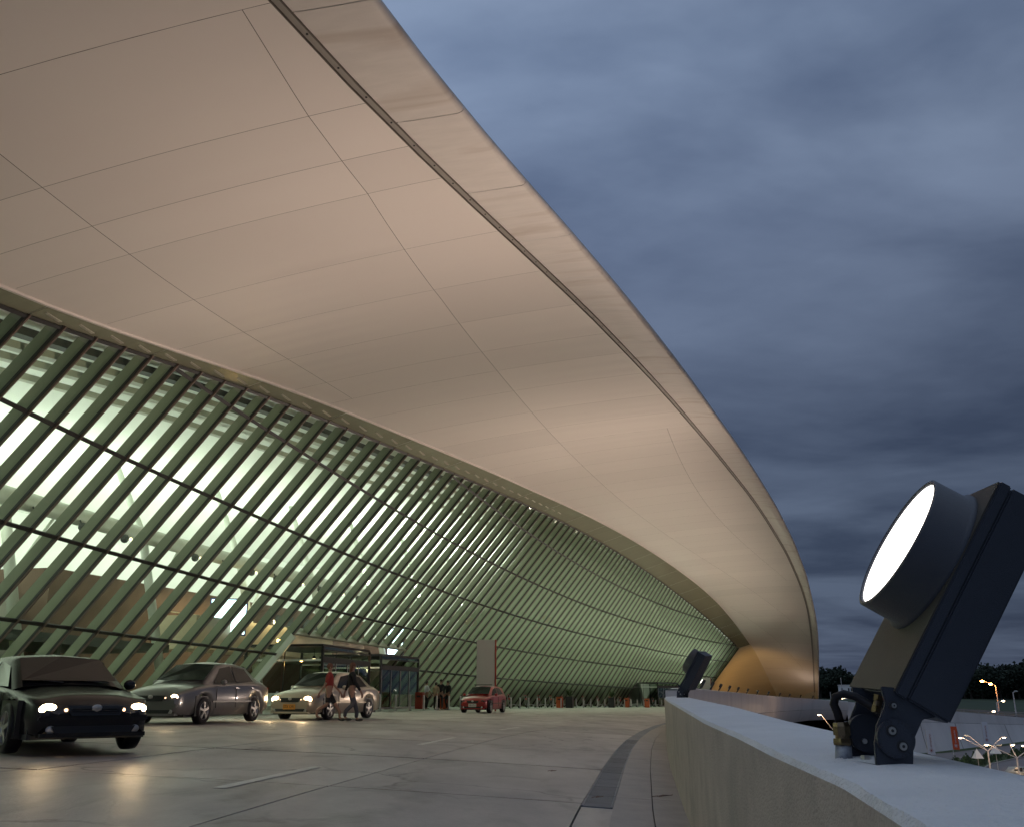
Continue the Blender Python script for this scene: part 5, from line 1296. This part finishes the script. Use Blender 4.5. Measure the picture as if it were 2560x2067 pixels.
words = ['first', 'second', 'third', 'fourth', 'fifth', 'sixth', 'seventh', 'eighth', 'ninth', 'tenth', 'eleventh', 'twelfth', 'thirteenth', 'fourteenth', 'fifteenth', 'sixteenth']
for row in range(3):
    for i in range(16):
        t = .10 + .88 * i / 15; q = bed_pt(t, (-.4, 0, .4)[row]); q += Vector((r_.uniform(-.5, .5), r_.uniform(-.5, .5), 0)); q.z = zl(q.x, q.y) + .15
        lab = 'low shrub in the %s row of the planting bed, %s from the left' % (('back', 'middle', 'front')[row], words[i])
        if shr is None: shr = m_.build('shrub', M_leaf); shr.location = q; tag(shr, lab, 'shrub', 'shrubs in the planting bed')
        else:
            c = shr.copy(); COL.objects.link(c); c.location = q; c.rotation_euler = (0, 0, r_.uniform(0, 6)); sc__ = r_.uniform(.7, 1.25); c.scale = (sc__,) * 3; c['label'] = lab
# street lamps on the upper road
def streetlamp(px_, D, ytop, heads, label, h=None, col=M_street, arm=1.6, power=0):
    x = (px_ - 1280) / 2281 * .956 * D; z0 = terr(x, D) + .1
    v = 1033.5 - ytop; ztop = (f0 * math.sin(PITCH) + v * math.cos(PITCH)) / (f0 * math.cos(PITCH) - v * math.sin(PITCH)) * D; h = ztop - z0
    rt = thing('street_lamp', label, 'street lamp', (x, D, z0))
    MB().tube([(0, 0, 0), (0, 0, h)], [.16, .09], 8).build('pole', M_pole, rt)
    for dx, on in heads:
        am = MB().tube([(0, 0, h), (dx, 0, h + abs(dx) * .35)], .06, 6).build('arm', M_pole, rt)
        MB().sphere((dx * 1.1, 0, h + abs(dx) * .38), .45, 10, 6, (1, .5, .35)).build('lamp_head', M_grey, am, smooth=True)
        if on: MB().sphere((dx * 1.1, -.1, h + abs(dx) * .38 - .12), .42 if on == 2 else .30, 10, 6, (1, .6, .5)).build('lens', col, am)
    if power: point(rt, (heads[0][0], -.5, h + .2), power, (1, .42, .12), .4)
f0 = 2280.77
streetlamp(2492, 225, 1712, [(-1.1, 2), (-2.8, 2)], 'tall street lamp with two glaring orange heads against the trees', col=M_sodium, power=900)
streetlamp(2488, 200, 1756, [(1.3, 1)], 'shorter street lamp with one lit head, below the twin orange lamp', power=0)
streetlamp(2533, 195, 1730, [(.6, 0)], 'unlit pale street lamp post near the right edge')
streetlamp(2060 + 398, 190, 1783, [(1.4, 1)], 'low lit street lamp just above the ramp wall', power=0)
for i, px_ in enumerate((2106, 2076, 2095, 2116)):
    D = 300; x = (px_ - 1280) / 2281 * .956 * D; hh = (6.5, 2.2, 2.2, 2.2)[i]
    rt = thing('fence_post', 'thin pale post by the white house, %s' % ('the tall one', 'leftmost of the short ones', 'middle of the short ones', 'rightmost of the short ones')[i], 'post', (x, D, terr(x, D)))
    MB().cyl((0, 0, 0), (0, 0, hh), .10, 6).build('shaft', M_pole, rt); MB().box((0, 0, hh), (.3, .3, .08)).build('cap', M_pole, rt)
# guard rail on the upper road
gr = thing('guard_rail', 'brownish guard rail along the upper road before the trees', 'guard rail', (0, 0, 0), local=False)
for (off, zz) in ((7.5, .75), (7.5, .45), (20.5, .75)):
    m_ = MB()
    for x0, x1 in zip((72, 90, 110, 130, 160), (90, 110, 130, 160, 200)):
        ya = float(np.interp(x0, RW[:, 0], RW[:, 1])) + off; yb = float(np.interp(x1, RW[:, 0], RW[:, 1])) + off
        m_.beam((x0, ya, terr(x0, ya) + zz), (x1, yb, terr(x1, yb) + zz), .08, .2)
    m_.build('rail', M_kerb, gr)
for x0 in range(74, 180, 4):
    ya = float(np.interp(x0, RW[:, 0], RW[:, 1])) + 7.6; MB().box((x0, ya, terr(x0, ya) + .4), (.12, .12, .9)).build('rail_post', M_kerb, gr)
# white two-storey house
D = 330; x = (2122 - 1280) / 2281 * .956 * D; hs = thing('house', 'white two-storey house with blue ground floor in front of the dark trees', 'house', (x, D, -1.3), -.25)
MB().box((0, 0, 2.3), (6.2, 5, 4.6)).build('wall', M_white, hs)
MB().box((.9, -2.56, .9), (4.0, .12, 1.5)).build('blue_shopfront', M_bluepaint, hs)
for x_, w_ in ((-2.3, .5), (-.1, .45), (.8, .45), (1.9, .5)):
    wn = MB().box((x_, -2.53, 3.2), (w_, .08, 1.0)).build('window', M_dark, hs); MB().box((x_, -2.56, 2.66), (w_ + .15, .1, .06)).build('sill', M_grey, wn)
MB().box((0, 0, 4.68), (6.5, 5.3, .2)).build('roof', M_white, hs)
MB().box((-2.5, -2.7, .45), (.5, .3, .7)).build('lit_sign', M_street, hs)
# ================================================================== TREES
def leafmesh(seed, n=1500, rx=4.5, rz=5.5):
    r_ = random.Random(seed); m_ = MB(); blobs = [(r_.uniform(-.6, .6) * rx, r_.uniform(-.6, .6) * rx, r_.uniform(.35, 1.0) * rz * 1.5, r_.uniform(.35, .6) * rx) for _ in range(11)]
    for i in range(n):
        bx, by, bz, br = r_.choice(blobs); d_ = Vector((r_.gauss(0, 1), r_.gauss(0, 1), r_.gauss(0, 1))).normalized() * br * r_.uniform(.55, 1.08)
        c = Vector((bx, by, bz)) + d_ * Vector((1, 1, .75)).length / 1.6; a = Vector((r_.gauss(0, 1), r_.gauss(0, 1), r_.gauss(0, 1))).normalized(); b = a.cross(Vector((r_.gauss(0, 1), r_.gauss(0, 1), r_.gauss(0, 1)))).normalized(); s_ = r_.uniform(.22, .5)
        m_.add([c - a * s_, c - b * s_, c + a * s_, c + b * s_], [(0, 1, 2, 3)])
    return m_
def trunkmesh(seed):
    r_ = random.Random(seed); m_ = MB(); m_.tube([(0, 0, -.5), (r_.uniform(-.2, .2), 0, 3), (r_.uniform(-.4, .4), 0, 6.5)], [.35, .25, .12], 7)
    for q_ in range(5):
        a_ = r_.uniform(0, 6.28); z_ = r_.uniform(2.2, 4.5); m_.tube([(0, 0, z_), (math.cos(a_) * 1.4, math.sin(a_) * 1.4, z_ + 1.6), (math.cos(a_) * 2.6, math.sin(a_) * 2.6, z_ + 3.0)], [.14, .09, .04], 5)
    return m_
protos = []
for s in range(4):
    rt = thing('tree', 'dark tree', 'tree', (0, 0, 0), 0, 'dark trees on the horizon')
    leafmesh(s).build('crown', M_tree, rt); trunkmesh(s).build('trunk', M_bark, rt); protos.append(rt)
tr_ = random.Random(21)
spots = []
for i, px_ in enumerate([2052, 2066, 2082, 2098, 2112, 2128, 2144, 2160, 2178, 2196, 2215, 2240, 2275, 2310, 2345, 2380]): spots.append((px_, 345 + tr_.uniform(-6, 14), 'left of the near floodlight' if px_ < 2200 else 'behind the near floodlight', [.85, 1.12, 1.25, 1.15, 1.05, 1.0, .98, .98, .95, .93, .92, .9, .9, .9, .9, .9][i]))
for i, px_ in enumerate(range(2412, 2640, 15)): spots.append((px_, 330 + tr_.uniform(-8, 18), 'right of the near floodlight', [.95, 1.05, 1.15, 1.22, 1.2, 1.08, 1.05, 1.1, 1.25, 1.2, 1.3, 1.28, 1.3, 1.3, 1.2, 1.2][i % 16]))
cnt = {}
allw = words + ['seventeenth', 'eighteenth']
used = 0
for i, (px_, D, where, sc__) in enumerate(spots):
    x = (px_ - 1280) / 2281 * .956 * D; cnt[where] = cnt.get(where, 0) + 1
    lab = 'dark horizon tree %s, %s from the left there' % (where, allw[cnt[where] - 1])
    o = protos[i] if i < 4 else dup(protos[i % 4], (0, 0, 0))
    o.location = (x, D, terr(x, D) - .3); o.rotation_euler = (0, 0, tr_.uniform(0, 6.28)); o.scale = (sc__ * 1.1, sc__ * 1.1, sc__); o['label'] = lab
# thicket behind the single trees
m_ = MB(); r_ = random.Random(2)
for i in range(9000):
    px_ = r_.uniform(2040, 2680); D = r_.uniform(352, 372); x = (px_ - 1280) / 2281 * .956 * D; z = terr(x, D) + r_.uniform(-.5, 8.2) * (.8 + .2 * math.sin(px_ * .05))
    a = Vector((r_.gauss(0, 1), r_.gauss(0, 1), r_.gauss(0, 1))).normalized(); b = a.cross(Vector((r_.gauss(0, 1), r_.gauss(0, 1), r_.gauss(0, 1)))).normalized(); s_ = r_.uniform(.4, .9); c = Vector((x, D, z)); m_.add([c - a * s_, c - b * s_, c + a * s_, c + b * s_], [(0, 1, 2, 3)])
m_.build('distant_wood', M_tree, kind='stuff')
for (x, s_y, lab, sz_) in ((.42, 9.7, 'small curled brown leaf lying in the drain grating', .05), (.12, 10.3, 'dry reddish twig lying on the walkway beside the parapet', .10), (2.0, 13.0, 'small dark leaf lying on the road slab near the drain', .05)):
    q = surf(s_y, {.42: .82, .12: .16, 2.0: 1.6}[x], .06 if x < 1 else .01)
    t_ = thing('fallen_leaf', lab, 'leaf', q, .6)
    m_ = MB(); m_.grid([[(-sz_, -.015, 0), (0, -.028, .012), (sz_, -.006, .004)], [(-sz_, 0, .010), (0, 0, .002), (sz_ * 1.2, 0, .012)], [(-sz_, .015, 0), (0, .028, .014), (sz_, .006, .004)]]); m_.build('blade', M_brown, t_)
    MB().tube([(-sz_ * 1.8, 0, .006), (-sz_, 0, .01)], .003, 5).build('stalk', M_brown, t_)
print('objects', len(bpy.data.objects), 'panes', npane, 'slabs', nsl)
